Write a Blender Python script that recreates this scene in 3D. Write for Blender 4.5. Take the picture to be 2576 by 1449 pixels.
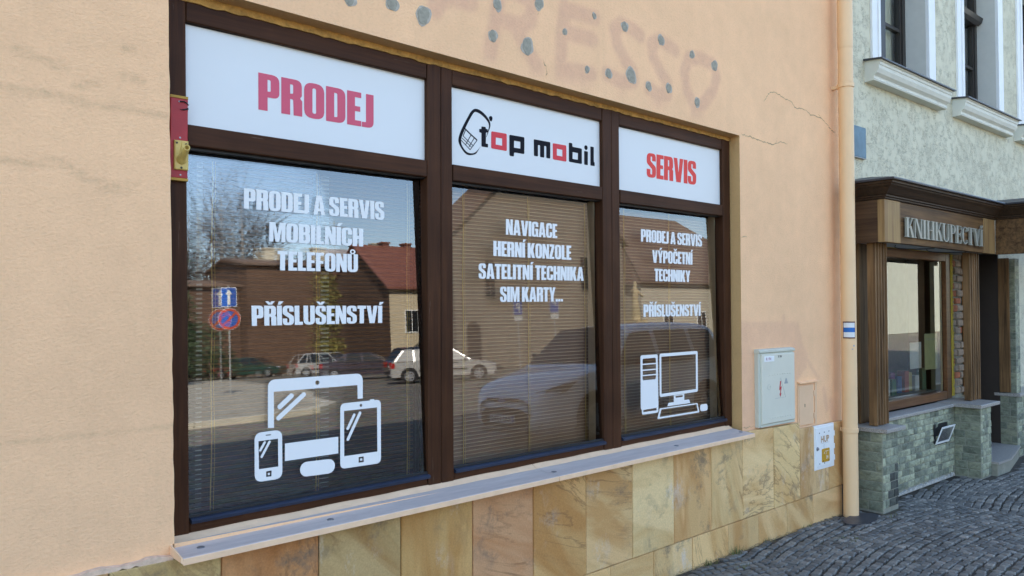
import bpy, math, random
from math import sin, cos, pi, radians, sqrt, atan2
from mathutils import Matrix, Vector
from mathutils.geometry import tessellate_polygon

random.seed(7)
SC = bpy.context.scene
for o in list(bpy.data.objects):
    bpy.data.objects.remove(o, do_unlink=True)
COL = SC.collection

# ---------------------------------------------------------------- camera
CAMPOS = Vector((0.0, -2.8, 1.507))
YAW, PITCH, ROLL = 0.716752538, 0.0217964632, -0.00345152428
cy, sy, cp, sp = cos(YAW), sin(YAW), cos(PITCH), sin(PITCH)
fw = Vector((sy * cp, cy * cp, sp))
r0 = Vector((cy, -sy, 0.0))
u0 = r0.cross(fw)
rt = r0 * cos(ROLL) + u0 * sin(ROLL)
up = -r0 * sin(ROLL) + u0 * cos(ROLL)
cam_d = bpy.data.cameras.new("camera")
cam_d.sensor_fit = 'HORIZONTAL'
cam_d.sensor_width = 36.0
cam_d.lens = 36.0 * 1990.43578 / 2576.0
cam_d.clip_start = 0.05
cam_d.clip_end = 3000.0
cam = bpy.data.objects.new("camera", cam_d)
COL.objects.link(cam)
cam.matrix_world = Matrix(((rt.x, up.x, -fw.x, CAMPOS.x), (rt.y, up.y, -fw.y, CAMPOS.y),
                           (rt.z, up.z, -fw.z, CAMPOS.z), (0, 0, 0, 1)))
SC.camera = cam

# ---------------------------------------------------------------- light
SUN_EL, SUN_AZ = radians(41.0), radians(-24.0)      # azimuth from +Y towards +X
world = bpy.data.worlds.new("World")
SC.world = world
world.use_nodes = True
wn = world.node_tree
wn.nodes.clear()
w_out = wn.nodes.new("ShaderNodeOutputWorld")
w_bg = wn.nodes.new("ShaderNodeBackground")
w_sky = wn.nodes.new("ShaderNodeTexSky")
w_sky.sky_type = 'NISHITA'
w_sky.sun_disc = False
w_sky.sun_elevation = SUN_EL
w_sky.sun_rotation = SUN_AZ
w_sky.air_density = 1.0
w_sky.dust_density = 0.8
w_sky.ozone_density = 1.0
w_bg.inputs[1].default_value = 0.15
wn.links.new(w_sky.outputs[0], w_bg.inputs[0])
wn.links.new(w_bg.outputs[0], w_out.inputs[0])
sun_d = bpy.data.lights.new("sun", 'SUN')
sun_d.energy = 4.3
sun_d.angle = radians(0.53)
sun_d.color = (1.0, 0.93, 0.82)
sun = bpy.data.objects.new("sun", sun_d)
COL.objects.link(sun)
sd = Vector((sin(SUN_AZ) * cos(SUN_EL), cos(SUN_AZ) * cos(SUN_EL), sin(SUN_EL)))
sun.rotation_euler = sd.to_track_quat('Z', 'Y').to_euler()
sun.location = (0, 30, 40)
SC.view_settings.view_transform = 'Standard'
SC.view_settings.look = 'None'
SC.view_settings.gamma = 1.0
SC.view_settings.use_curve_mapping = False
SC.view_settings.exposure = 2.14

# ---------------------------------------------------------------- helpers
def tag(o, label=None, cat=None, group=None, kind=None):
    if label: o["label"] = label
    if cat: o["category"] = cat
    if group: o["group"] = group
    if kind: o["kind"] = kind
    return o

def thing(name, label, cat, loc=(0, 0, 0), rotz=0.0, group=None):
    o = bpy.data.objects.new(name, None)
    COL.objects.link(o)
    o.empty_display_size = 0.1
    o.location = loc
    o.rotation_euler = (0, 0, rotz)
    return tag(o, label, cat, group)

def adopt(o, parent, local=False):
    if parent is None: return
    o.parent = parent
    if not local and parent.type == 'EMPTY':
        m = Matrix.Translation(parent.location) @ Matrix.Rotation(parent.rotation_euler.z, 4, 'Z')
        o.matrix_parent_inverse = m.inverted()

class MB:
    def __init__(s):
        s.v = []; s.f = []
    def add(s, vs, fs):
        b = len(s.v)
        s.v += [tuple(p) for p in vs]
        s.f += [tuple(b + i for i in f) for f in fs]
        return s
    def box(s, a, b):
        x0, y0, z0 = a; x1, y1, z1 = b
        return s.add([(x0, y0, z0), (x1, y0, z0), (x1, y1, z0), (x0, y1, z0), (x0, y0, z1), (x1, y0, z1), (x1, y1, z1), (x0, y1, z1)],
                     [(0, 3, 2, 1), (4, 5, 6, 7), (0, 1, 5, 4), (1, 2, 6, 5), (2, 3, 7, 6), (3, 0, 4, 7)])
    def bbox(s, a, b, w=0.003):
        """box with bevelled edges on its front (-y), left and right sides"""
        x0, y0, z0 = a; x1, y1, z1 = b
        vs = [(x0, y1, z0), (x1, y1, z0), (x1, y1, z1), (x0, y1, z1),
              (x0, y0 + w, z0), (x1, y0 + w, z0), (x1, y0 + w, z1), (x0, y0 + w, z1),
              (x0 + w, y0, z0 + w), (x1 - w, y0, z0 + w), (x1 - w, y0, z1 - w), (x0 + w, y0, z1 - w)]
        fs = [(3, 2, 1, 0), (8, 9, 10, 11)]
        for i in range(4):
            j = (i + 1) % 4
            fs += [(i, j, 4 + j, 4 + i), (4 + i, 4 + j, 8 + j, 8 + i)]
        return s.add(vs, fs)
    def poly_y(s, outer, y0, y1, holes=(), yf=None, side=True, back=False):
        """polygon(s) in x,z facing -y at y0 extruded back to y1; yf(z) is added to y"""
        loops = [ccw(outer)] + [ccw(h)[::-1] for h in holes]
        yy = yf or (lambda z: 0.0)
        flat = [p for l in loops for p in l]
        tris = tessellate_polygon([[Vector((p[0], p[1], 0)) for p in l] for l in loops])
        n = len(flat)
        vs = [(p[0], y0 + yy(p[1]), p[1]) for p in flat]
        fs = []
        for t in tris:
            a, b, c = (flat[i] for i in t)
            cr = (b[0] - a[0]) * (c[1] - a[1]) - (b[1] - a[1]) * (c[0] - a[0])
            if abs(cr) < 1e-12: continue
            fs.append(tuple(t) if cr > 0 else tuple(reversed(t)))
        if side or back:
            vs += [(p[0], y1 + yy(p[1]), p[1]) for p in flat]
        if back:
            fs += [tuple(n + i for i in reversed(f)) for f in list(fs)]
        if side:
            k = 0
            for l in loops:
                m = len(l)
                for i in range(m):
                    j = (i + 1) % m
                    fs.append((k + j, k + i, n + k + i, n + k + j))
                k += m
        return s.add(vs, fs)
    def tube(s, pts, r, n=8, caps=True):
        pts = [Vector(p) for p in pts]
        rings = []
        prev = None
        rad = r if isinstance(r, (list, tuple)) else [r] * len(pts)
        for i, p in enumerate(pts):
            d = (pts[min(i + 1, len(pts) - 1)] - pts[max(i - 1, 0)]).normalized()
            a = d.cross(Vector((0, 0, 1)) if abs(d.z) < 0.9 else Vector((1, 0, 0))).normalized()
            if prev is not None and a.dot(prev) < 0: a = -a
            prev = a
            b = d.cross(a)
            rings.append([p + (a * cos(2 * pi * k / n) + b * sin(2 * pi * k / n)) * rad[i] for k in range(n)])
        vs = [q for ri in rings for q in ri]
        fs = []
        for i in range(len(rings) - 1):
            for k in range(n):
                fs.append((i * n + k, (i + 1) * n + k, (i + 1) * n + (k + 1) % n, i * n + (k + 1) % n))
        if caps:
            fs.append(tuple(range(n))); fs.append(tuple(reversed(range((len(rings) - 1) * n, len(rings) * n))))
        return s.add(vs, fs)
    def loft(s, rings, closed=True, caps=True):
        n = len(rings[0])
        vs = [q for r in rings for q in r]
        fs = []
        for i in range(len(rings) - 1):
            for k in range(n if closed else n - 1):
                fs.append((i * n + k, (i + 1) * n + k, (i + 1) * n + (k + 1) % n, i * n + (k + 1) % n))
        if caps and closed:
            fs.append(tuple(reversed(range(n)))); fs.append(tuple(range((len(rings) - 1) * n, len(rings) * n)))
        return s.add(vs, fs)
    def mesh(s, name):
        me = bpy.data.meshes.new(name)
        me.from_pydata(s.v, [], s.f)
        me.validate()
        me.update()
        return me
    def build(s, name, mat, parent=None, label=None, local=False, smooth=False, fix=False):
        me = s.mesh(name)
        if fix or True:
            pass
        if smooth:
            me.polygons.foreach_set("use_smooth", [True] * len(me.polygons))
        me.materials.append(mat)
        o = bpy.data.objects.new(name, me)
        COL.objects.link(o)
        adopt(o, parent, local)
        if label: o["label"] = label
        return o

def place(name, me, parent, loc=(0, 0, 0), rot=(0, 0, 0), scale=(1, 1, 1)):
    o = bpy.data.objects.new(name, me)
    COL.objects.link(o)
    o.location = loc; o.rotation_euler = rot; o.scale = scale
    adopt(o, parent)
    return o

def ccw(l):
    a = sum(l[i][0] * l[(i + 1) % len(l)][1] - l[(i + 1) % len(l)][0] * l[i][1] for i in range(len(l)))
    return list(l) if a > 0 else list(reversed(l))

def fillet(pts, seg=5):
    """pts: (x,y[,r]) -> polygon with rounded corners"""
    out = []
    n = len(pts)
    for i, p in enumerate(pts):
        r = p[2] if len(p) > 2 else 0.0
        P = Vector((p[0], p[1]))
        if r <= 0:
            out.append((P.x, P.y)); continue
        A = Vector(pts[i - 1][:2]) - P; B = Vector(pts[(i + 1) % n][:2]) - P
        la, lb = A.length, B.length
        A.normalize(); B.normalize()
        ang = A.angle(B)
        t = min(r / math.tan(ang / 2), la * 0.5, lb * 0.5)
        a = P + A * t; b = P + B * t
        for k in range(seg + 1):
            u = k / seg
            q = a * (1 - u) ** 2 + P * 2 * u * (1 - u) + b * u * u
            q2 = a.lerp(b, u)
            q = q * 0.82 + P * 0.06 + q2 * 0.12 if 0 < k < seg else q
            out.append((q.x, q.y))
    return out

def circ(x, y, r, n=24):
    return [(x + r * cos(2 * pi * k / n), y + r * sin(2 * pi * k / n)) for k in range(n)]

def capsule(a, b, r, n=8):
    t = atan2(b[1] - a[1], b[0] - a[0])
    return [(b[0] + r * cos(t - pi / 2 + pi * k / n), b[1] + r * sin(t - pi / 2 + pi * k / n)) for k in range(n + 1)] + \
           [(a[0] + r * cos(t + pi / 2 + pi * k / n), a[1] + r * sin(t + pi / 2 + pi * k / n)) for k in range(n + 1)]

# ---------------------------------------------------------------- materials
def lin(r, g, b):
    f = lambda c: c / 12.92 if c <= 0.04045 else ((c + 0.055) / 1.055) ** 2.4
    return (f(r / 255), f(g / 255), f(b / 255))

class NT:
    def __init__(s, name):
        s.m = bpy.data.materials.new(name)
        s.m.use_nodes = True
        s.t = s.m.node_tree
        s.b = s.t.nodes["Principled BSDF"]
        s.out = s.t.nodes["Material Output"]
    def n(s, typ, **kw):
        nd = s.t.nodes.new("ShaderNode" + typ)
        for k, v in kw.items():
            if k.startswith("i_"):
                key = k[2:]
                key = int(key) if key.isdigit() else key.replace("_", " ")
                nd.inputs[key].default_value = v
            else:
                setattr(nd, k, v)
        return nd
    def l(s, a, b):
        s.t.links.new(a, b)
    def pos(s, scale=(1, 1, 1), obj=False, rnd=0.0):
        if obj:
            src = s.n("TexCoord").outputs["Object"]
        else:
            src = s.n("NewGeometry").outputs["Position"]
        mp = s.n("Mapping")
        mp.inputs["Scale"].default_value = scale
        s.l(src, mp.inputs[0])
        if rnd:
            oi = s.n("ObjectInfo")
            mu = s.n("Math", operation='MULTIPLY', i_1=rnd)
            s.l(oi.outputs["Random"], mu.inputs[0])
            s.l(mu.outputs[0], mp.inputs["Location"])
        return mp.outputs[0]
    def noise(s, vec, scale, detail=4, rough=0.55, dist=0.0):
        nd = s.n("TexNoise")
        nd.inputs["Scale"].default_value = scale
        nd.inputs["Detail"].default_value = detail
        nd.inputs["Roughness"].default_value = rough
        nd.inputs["Distortion"].default_value = dist
        s.l(vec, nd.inputs["Vector"])
        return nd.outputs["Fac"]
    def ramp(s, fac, stops, interp='LINEAR'):
        nd = s.n("ValToRGB")
        cr = nd.color_ramp
        cr.interpolation = interp
        while len(cr.elements) < len(stops): cr.elements.new(0.5)
        for e, (p, c) in zip(cr.elements, stops):
            e.position = p
            e.color = (c, c, c, 1) if isinstance(c, (int, float)) else (*c, 1)
        s.l(fac, nd.inputs[0])
        return nd.outputs[0]
    def mix(s, fac, a, b, mode='MIX'):
        nd = s.n("MixRGB", blend_type=mode)
        for i, x in enumerate((fac, a, b)):
            if isinstance(x, (int, float)):
                nd.inputs[i].default_value = x if i == 0 else (x, x, x, 1)
            elif isinstance(x, tuple):
                nd.inputs[i].default_value = (*x, 1)
            else:
                s.l(x, nd.inputs[i])
        return nd.outputs[0]
    def math(s, op, a, b=0.0):
        nd = s.n("Math", operation=op)
        for i, x in enumerate((a, b)):
            if isinstance(x, (int, float)): nd.inputs[i].default_value = x
            else: s.l(x, nd.inputs[i])
        return nd.outputs[0]
    def bump(s, h, strength=0.3, dist=0.002, prev=None):
        nd = s.n("Bump")
        nd.inputs["Strength"].default_value = strength
        nd.inputs["Distance"].default_value = dist
        s.l(h, nd.inputs["Height"])
        if prev is not None: s.l(prev, nd.inputs["Normal"])
        return nd.outputs[0]
    def done(s, color=None, rough=None, normal=None, metal=None, spec=None):
        for k, x in (("Base Color", color), ("Roughness", rough), ("Normal", normal), ("Metallic", metal), ("Specular IOR Level", spec)):
            if x is None: continue
            if isinstance(x, tuple): s.b.inputs[k].default_value = (*x, 1)
            elif isinstance(x, (int, float)): s.b.inputs[k].default_value = x
            else: s.l(x, s.b.inputs[k])
        return s.m

def plain(name, color, rough=0.5, metal=0.0, var=0.12, scale=12.0, bump=0.0, bscale=80.0, spec=0.4):
    t = NT(name)
    p = t.pos()
    f = t.noise(p, scale, 5, 0.6)
    c = t.mix(1.0, color, t.ramp(f, [(0.25, 1 - var), (0.75, 1 + var)]), 'MULTIPLY')
    nr = t.bump(t.noise(p, bscale, 4, 0.6), bump, 0.002) if bump else None
    return t.done(c, rough, nr, metal, spec)

def emitless_text(body, size=1.0, bold=0.0):
    cu = bpy.data.curves.new("text", 'FONT')
    cu.body = body
    cu.size = size
    cu.offset = bold
    cu.resolution_u = 3
    o = bpy.data.objects.new("text", cu)
    COL.objects.link(o)
    bpy.context.view_layer.update()
    dg = bpy.context.evaluated_depsgraph_get()
    me = bpy.data.meshes.new_from_object(o.evaluated_get(dg))
    bpy.data.objects.remove(o, do_unlink=True)
    bpy.data.curves.remove(cu)
    return me

def text_part(name, body, mat, parent, quad, y, bold=0.0, yaxis=False, flip=False, local=False):
    """flat lettering fitted into the x,z box quad=(x0,z0,x1,z1), facing -y (or in a y,z plane facing -x)"""
    me = emitless_text(body, 1.0, bold)
    xs = [v.co.x for v in me.vertices]; ys = [v.co.y for v in me.vertices]
    ax, bx, ay, by = min(xs), max(xs), min(ys), max(ys)
    x0, z0, x1, z1 = quad
    for v in me.vertices:
        u = (v.co.x - ax) / (bx - ax); w = (v.co.y - ay) / (by - ay)
        X = x0 + (x1 - x0) * u; Z = z0 + (z1 - z0) * w
        v.co = (y, X, Z) if yaxis else (X, y, Z)
    me.materials.clear()
    me.materials.append(mat)
    me.name = name
    o = bpy.data.objects.new(name, me)
    COL.objects.link(o)
    adopt(o, parent, local)
    return o
# ---- plaster of the shop wall (with the stain attribute of old lettering and damp)
def plaster(name, col, stains=True):
    t = NT(name)
    p = t.pos()
    big = t.noise(p, 1.3, 5, 0.6)
    mid = t.noise(p, 9.0, 5, 0.65)
    c = t.mix(1.0, col, t.ramp(big, [(0.3, 0.93), (0.7, 1.05)]), 'MULTIPLY')
    c = t.mix(1.0, c, t.ramp(mid, [(0.3, 0.96), (0.72, 1.04)]), 'MULTIPLY')
    # thin vertical rain streaks
    st = t.noise(t.pos((14, 14, 0.5)), 1.0, 4, 0.6)
    c = t.mix(t.ramp(st, [(0.58, 0.0), (0.8, 0.10)]), c, (0.46, 0.31, 0.18))
    if stains:
        at = t.n("Attribute", attribute_name="stain")
        br = t.math('MULTIPLY', at.outputs["Fac"], t.ramp(t.noise(p, 22, 5, 0.6), [(0.25, 0.45), (0.7, 1.0)]))
        c = t.mix(br, c, (0.70, 0.385, 0.245))
        at2 = t.n("Attribute", attribute_name="dirt")
        br2 = t.math('MULTIPLY', at2.outputs["Fac"], t.ramp(t.noise(p, 30, 5, 0.7), [(0.35, 0.1), (0.65, 1.0)]))
        c = t.mix(br2, c, (0.30, 0.215, 0.12))
    h1 = t.noise(t.pos((1, 1, 1.5)), 75, 3, 0.55, 0.4)
    h2 = t.noise(p, 260, 2, 0.5)
    h = t.math('ADD', t.math('MULTIPLY', h1, 1.0), t.math('MULTIPLY', h2, 0.35))
    c = t.mix(1.0, c, t.ramp(h1, [(0.25, 0.94), (0.5, 1.0), (0.75, 1.03)]), 'MULTIPLY')
    nr = t.bump(h, 0.6, 0.0045)
    return t.done(c, 0.92, nr, 0.0, 0.15)

M = {}
PEACH = (0.89, 0.54, 0.295)
M['plaster'] = plaster('peach_plaster', PEACH)
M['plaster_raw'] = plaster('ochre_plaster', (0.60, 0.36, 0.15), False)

def stucco(name, col, dark):
    t = NT(name)
    p = t.pos((1, 1, 2.4))
    n1 = t.noise(p, 34, 3, 0.5, 0.9)
    n0 = t.noise(t.pos(), 3.0, 3, 0.6)
    worm = t.ramp(t.math('ABSOLUTE', t.math('SUBTRACT', n1, 0.5)), [(0.0, 1.0), (0.045, 0.0)])
    gate = t.ramp(t.noise(t.pos(), 16, 3, 0.6), [(0.42, 0.0), (0.55, 1.0)])
    worm = t.math('MULTIPLY', worm, gate)
    c = t.mix(t.math('MULTIPLY', worm, 0.85), t.mix(1.0, col, t.ramp(n0, [(0.3, 0.92), (0.7, 1.05)]), 'MULTIPLY'), dark)
    st = t.noise(t.pos((5, 5, 0.35)), 1.0, 4, 0.6)
    c = t.mix(t.ramp(st, [(0.56, 0.0), (0.78, 0.22)]), c, (0.40, 0.41, 0.30))
    h = t.math('SUBTRACT', t.math('MULTIPLY', t.noise(t.pos(), 120, 3), 0.25), worm)
    return t.done(c, 0.9, t.bump(h, 0.7, 0.004), 0.0, 0.2)
M['stucco'] = stucco('grey_green_stucco', (0.645, 0.605, 0.435), (0.33, 0.31, 0.22))

def wood(name, col, dark, axis='x', rough=0.42, wear=0.0, scale=1.0, spec=0.09, bump=0.25):
    t = NT(name)
    sc = {'x': (1.2, 30, 30), 'z': (30, 30, 1.2), 'y': (30, 1.2, 30)}[axis]
    g = t.noise(t.pos(tuple(k * scale for k in sc)), 1.4, 6, 0.65, 0.6)
    g2 = t.noise(t.pos(), 5 * scale, 3, 0.5)
    c = t.mix(t.ramp(g, [(0.3, 0.0), (0.68, 1.0)]), dark, col)
    c = t.mix(1.0, c, t.ramp(g2, [(0.25, 0.78), (0.75, 1.15)]), 'MULTIPLY')
    if wear:
        w = t.noise(t.pos(tuple(k * 0.9 for k in sc)), 3.0, 6, 0.75)
        c = t.mix(t.ramp(w, [(0.70 - wear * 0.1, 0.0), (0.75, 0.55)]), c, (0.30, 0.22, 0.16))
    return t.done(c, rough, t.bump(g, bump, 0.0015), 0.0, spec)
M['frame_h'] = wood('dark_frame_wood_across', (0.078, 0.031, 0.013), (0.038, 0.016, 0.0085), 'x', 0.45, 0.5)
M['frame_v'] = wood('dark_frame_wood_upright', (0.078, 0.031, 0.013), (0.038, 0.016, 0.0085), 'z', 0.45, 0.5)
M['fascia_h'] = wood('weathered_board_wood', (0.21, 0.115, 0.048), (0.055, 0.03, 0.016), 'x', 0.5, 0.3, 0.7)
M['fascia_v'] = wood('weathered_post_wood', (0.27, 0.15, 0.065), (0.06, 0.034, 0.018), 'z', 0.55, 0.35, 0.8)
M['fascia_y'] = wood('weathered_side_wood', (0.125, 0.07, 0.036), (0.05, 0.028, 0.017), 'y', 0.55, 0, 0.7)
M['block'] = wood('pale_corner_wood', (0.40, 0.255, 0.105), (0.20, 0.11, 0.05), 'z', 0.42, 0, 0.5)
M['cornice'] = wood('dark_moulding_wood', (0.075, 0.045, 0.026), (0.038, 0.024, 0.016), 'x', 0.5, 0.2)
M['redwood'] = wood('red_brown_window_wood', (0.17, 0.078, 0.030), (0.09, 0.038, 0.017), 'x', 0.35)
M['plank'] = wood('orange_plank_wood', (0.42, 0.20, 0.065), (0.25, 0.11, 0.035), 'z', 0.5)
M['dark_fill'] = plain('dark_brown_fill', (0.035, 0.024, 0.017), 0.6)  # near-black brown; in the pilaster gap and doorway it carries the shade

M['white_film'] = plain('white_sign_film', (0.70, 0.70, 0.665), 0.32, 0, 0.015, 3.0, spec=0.4)
M['white_vinyl'] = plain('white_vinyl', (0.78, 0.765, 0.72), 0.35, 0, 0.01, spec=0.4)
M['red_vinyl'] = plain('red_vinyl', (0.74, 0.028, 0.015), 0.45, 0, 0.03)
M['pink_red_vinyl'] = plain('faded_red_vinyl', (0.60, 0.065, 0.115), 0.35, 0, 0.03)
M['logo_red'] = plain('bright_red_vinyl', (0.62, 0.012, 0.022), 0.35, 0, 0.03)
M['black_vinyl'] = plain('black_vinyl', (0.008, 0.008, 0.012), 0.6, 0, 0.03, spec=0.1)

def glass(name, ior, tint=(0.9, 0.93, 0.92), wav=0.0):
    t = NT(name)
    t.t.nodes.remove(t.b)
    tr = t.n("BsdfTransparent"); tr.inputs[0].default_value = (*tint, 1)
    gl = t.n("BsdfGlossy"); gl.inputs["Roughness"].default_value = 0.0
    gl.inputs["Color"].default_value = (0.97, 0.98, 1.0, 1)
    fr = t.n("Fresnel"); fr.inputs[0].default_value = ior
    mx = t.n("MixShader")
    t.l(fr.outputs[0], mx.inputs[0]); t.l(tr.outputs[0], mx.inputs[1]); t.l(gl.outputs[0], mx.inputs[2])
    if wav:
        nr = t.bump(t.noise(t.pos(), 2.2, 2, 0.5), wav, 0.01)
        t.l(nr, gl.inputs["Normal"])
    t.l(mx.outputs[0], t.out.inputs[0])
    return t.m
M['glass'] = glass('window_glass', 2.0, (0.97, 0.98, 0.975), wav=0.006)
M['glass_in'] = glass('inner_window_glass', 1.8, (0.97, 0.98, 0.975), wav=0.006)
M['glass_b'] = glass('shop_glass', 1.80, (0.98, 0.985, 0.98), wav=0.006)
M['glass_b_in'] = glass('inner_shop_glass', 1.58, (0.98, 0.985, 0.98), wav=0.006)
M['glass2'] = glass('old_window_glass', 1.6, wav=0.03)
M['glass_d'] = glass('display_glass', 2.1, (0.9, 0.93, 0.9), wav=0.015)

M['sealant'] = plain('ochre_sealing_strip', (0.42, 0.225, 0.055), 0.85, 0, 0.45, 40, 0.8, 120)
M['bead'] = plain('dark_blue_rain_bar', (0.028, 0.036, 0.06), 0.3, 0.3, 0.2)
M['gasket'] = plain('black_gasket', (0.012, 0.012, 0.013), 0.5)
M['cream'] = plain('cream_trim', (0.66, 0.58, 0.40), 0.6, 0, 0.1)

def sill_mat():
    t = NT('greyish_sill_paint')  # greyer than the cream lip, with small dark specks
    p = t.pos()
    ge = t.n("NewGeometry")
    f = t.noise(t.pos((1, 8, 1)), 6, 5, 0.6)
    c = t.mix(t.ramp(f, [(0.3, 0.0), (0.7, 1.0)]), (0.50, 0.41, 0.355), (0.62, 0.51, 0.44))
    sp = t.noise(p, 60, 3, 0.7)
    c = t.mix(t.ramp(sp, [(0.72, 0.0), (0.8, 0.6)]), c, (0.2, 0.17, 0.16))
    return t.done(c, 0.5, t.bump(f, 0.1, 0.001), 0, 0.5)
M['sill_top'] = sill_mat()
M['sill_lip'] = plain('cream_sill_paint', (0.84, 0.56, 0.34), 0.6, 0, 0.08, 20, 0.2)
M['metal'] = plain('dull_metal', (0.30, 0.30, 0.31), 0.4, 0.8, 0.2)
M['zinc'] = plain('dark_sheet_metal', (0.055, 0.055, 0.062), 0.45, 0.2, 0.2)

def sandstone():
    t = NT('sandstone')
    oi = t.n("ObjectInfo")
    base = oi.outputs["Color"]
    p0 = t.pos((1, 1, 1), rnd=60.0)
    vr = t.n("VectorRotate", rotation_type='Y_AXIS')
    t.l(p0, vr.inputs["Vector"])
    t.l(t.math('MULTIPLY', t.math('FRACT', t.math('MULTIPLY', oi.outputs["Random"], 7.31)), 1.5), vr.inputs["Angle"])
    mp = t.n("Mapping"); mp.inputs["Scale"].default_value = (2.2, 1, 0.55)
    t.l(vr.outputs[0], mp.inputs[0])
    q = mp.outputs[0]
    n1 = t.noise(q, 2.2, 6, 0.55, 0.7)
    c = t.mix(t.ramp(n1, [(0.43, 0.0), (0.60, 0.75)]), base, t.mix(1.0, base, (0.78, 0.60, 0.42), 'MULTIPLY'))
    n2 = t.noise(q, 1.6, 5, 0.52, 1.0)
    c = t.mix(t.ramp(n2, [(0.48, 0.0), (0.57, 0.65)]), c, t.mix(1.0, base, (1.20, 1.22, 1.30), 'MULTIPLY'))
    n5 = t.noise(q, 1.2, 6, 0.6, 3.0)
    vein = t.ramp(t.math('ABSOLUTE', t.math('SUBTRACT', n5, 0.5)), [(0.0, 0.6), (0.026, 0.0)])
    gate = t.ramp(t.noise(p0, 1.1, 2), [(0.50, 0.0), (0.60, 1.0)])
    c = t.mix(t.math('MULTIPLY', vein, gate), c, (0.21, 0.10, 0.04))
    n3 = t.noise(t.pos((1, 1, 1), rnd=31.0), 6, 10, 0.75, 0.3)
    gate2 = t.ramp(t.noise(p0, 2.6, 3), [(0.50, 0.0), (0.62, 1.0)])
    c = t.mix(t.math('MULTIPLY', t.ramp(n3, [(0.50, 0.0), (0.62, 0.7)]), gate2), c, (0.14, 0.115, 0.085))
    n4 = t.noise(t.pos((1, 1, 0.45), rnd=17.0), 8, 10, 0.78)
    gate3 = t.ramp(t.noise(p0, 1.8, 2), [(0.50, 0.0), (0.60, 1.0)])
    c = t.mix(t.math('MULTIPLY', t.ramp(n4, [(0.54, 0.0), (0.64, 0.6)]), gate3), c, (0.66, 0.57, 0.46))
    sp = t.noise(t.pos(), 130, 4, 0.65)
    c = t.mix(1.0, c, t.ramp(sp, [(0.3, 0.86), (0.7, 1.1)]), 'MULTIPLY')
    h = t.math('ADD', t.noise(p0, 11, 8, 0.65), t.math('MULTIPLY', n1, 0.8))
    return t.done(c, 0.72, t.bump(h, 0.6, 0.006), 0, 0.3)
M['sandstone'] = sandstone()
M['joint'] = plain('dark_joint', (0.06, 0.048, 0.036), 0.9)

def slate(name, a, b):
    t = NT(name)
    oi = t.n("ObjectInfo")
    c = t.ramp(oi.outputs["Random"], [(0.0, a), (0.55, tuple((x + y) / 2 for x, y in zip(a, b))), (0.78, b), (1.0, tuple(k * 0.8 for k in b))])
    n = t.noise(t.pos((1, 1, 1.6), rnd=20.0), 30, 5, 0.65, 0.6)
    c = t.mix(1.0, c, t.ramp(n, [(0.3, 0.75), (0.7, 1.2)]), 'MULTIPLY')
    pt = t.noise(t.pos((1, 1, 1.3)), 17, 4, 0.6)
    c = t.mix(1.0, c, t.ramp(pt, [(0.38, 0.74), (0.54, 1.06)]), 'MULTIPLY')
    return t.done(c, 0.75, t.bump(n, 0.9, 0.008), 0, 0.3)
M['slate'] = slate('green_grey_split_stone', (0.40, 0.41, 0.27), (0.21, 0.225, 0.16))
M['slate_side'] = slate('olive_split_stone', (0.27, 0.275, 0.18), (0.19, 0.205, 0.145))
M['slate_dark'] = slate('sooty_split_stone', (0.05, 0.052, 0.045), (0.10, 0.105, 0.085))
M['mortar'] = plain('grey_green_mortar', (0.26, 0.25, 0.19), 0.9, 0, 0.2, 20, 0.4)
def granite():
    t = NT('speckled_granite')
    n = t.noise(t.pos(), 240, 3, 0.7)
    c = t.ramp(n, [(0.34, (0.10, 0.09, 0.085)), (0.5, (0.33, 0.30, 0.26)), (0.66, (0.50, 0.46, 0.40))])
    return t.done(c, 0.4, None, 0, 0.5)
M['granite'] = granite()

def cobble_mat():
    t = NT('basalt_cobble')
    at = t.n("Attribute", attribute_name="tone")
    n = t.noise(t.pos(), 55, 5, 0.65)
    c = t.ramp(at.outputs["Fac"], [(0.0, (0.09, 0.085, 0.076)), (0.6, (0.155, 0.146, 0.126)), (0.92, (0.205, 0.19, 0.162)), (1.0, (0.27, 0.24, 0.20))])
    c = t.mix(1.0, c, t.ramp(n, [(0.3, 0.72), (0.7, 1.25)]), 'MULTIPLY')
    return t.done(c, t.ramp(n, [(0.3, 0.5), (0.7, 0.7)]), t.bump(n, 0.5, 0.004), 0, 0.45)
M['cobble'] = cobble_mat()
def grout():
    t = NT('sandy_joint_filling')
    n = t.noise(t.pos(), 6, 6, 0.7)
    c = t.ramp(n, [(0.35, (0.030, 0.025, 0.018)), (0.55, (0.065, 0.048, 0.03)), (0.72, (0.06, 0.06, 0.02))])
    return t.done(c, 0.95, t.bump(t.noise(t.pos(), 90, 3), 0.6, 0.004))
M['grout'] = grout()
def street_mat():
    t = NT('street_setts')
    vo = t.n("TexVoronoi", feature='DISTANCE_TO_EDGE')
    vo.inputs["Scale"].default_value = 8.5
    vo.inputs["Randomness"].default_value = 0.75
    t.l(t.pos((1, 1.2, 0)), vo.inputs["Vector"])
    vc = t.n("TexVoronoi"); vc.inputs["Scale"].default_value = 8.5; vc.inputs["Randomness"].default_value = 0.75
    t.l(t.pos((1, 1.2, 0)), vc.inputs["Vector"])
    c = t.mix(t.ramp(vo.outputs["Distance"], [(0.02, 0.0), (0.09, 1.0)]), (0.05, 0.042, 0.03),
              t.mix(0.35, (0.21, 0.185, 0.145), vc.outputs["Color"], 'SOFT_LIGHT'))
    c = t.mix(1.0, c, t.ramp(t.noise(t.pos(), 0.5, 4), [(0.3, 0.8), (0.7, 1.15)]), 'MULTIPLY')
    return t.done(c, 0.7, t.bump(t.ramp(vo.outputs["Distance"], [(0.0, 0.0), (0.12, 1.0)]), 0.8, 0.02))
M['street'] = street_mat()
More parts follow.
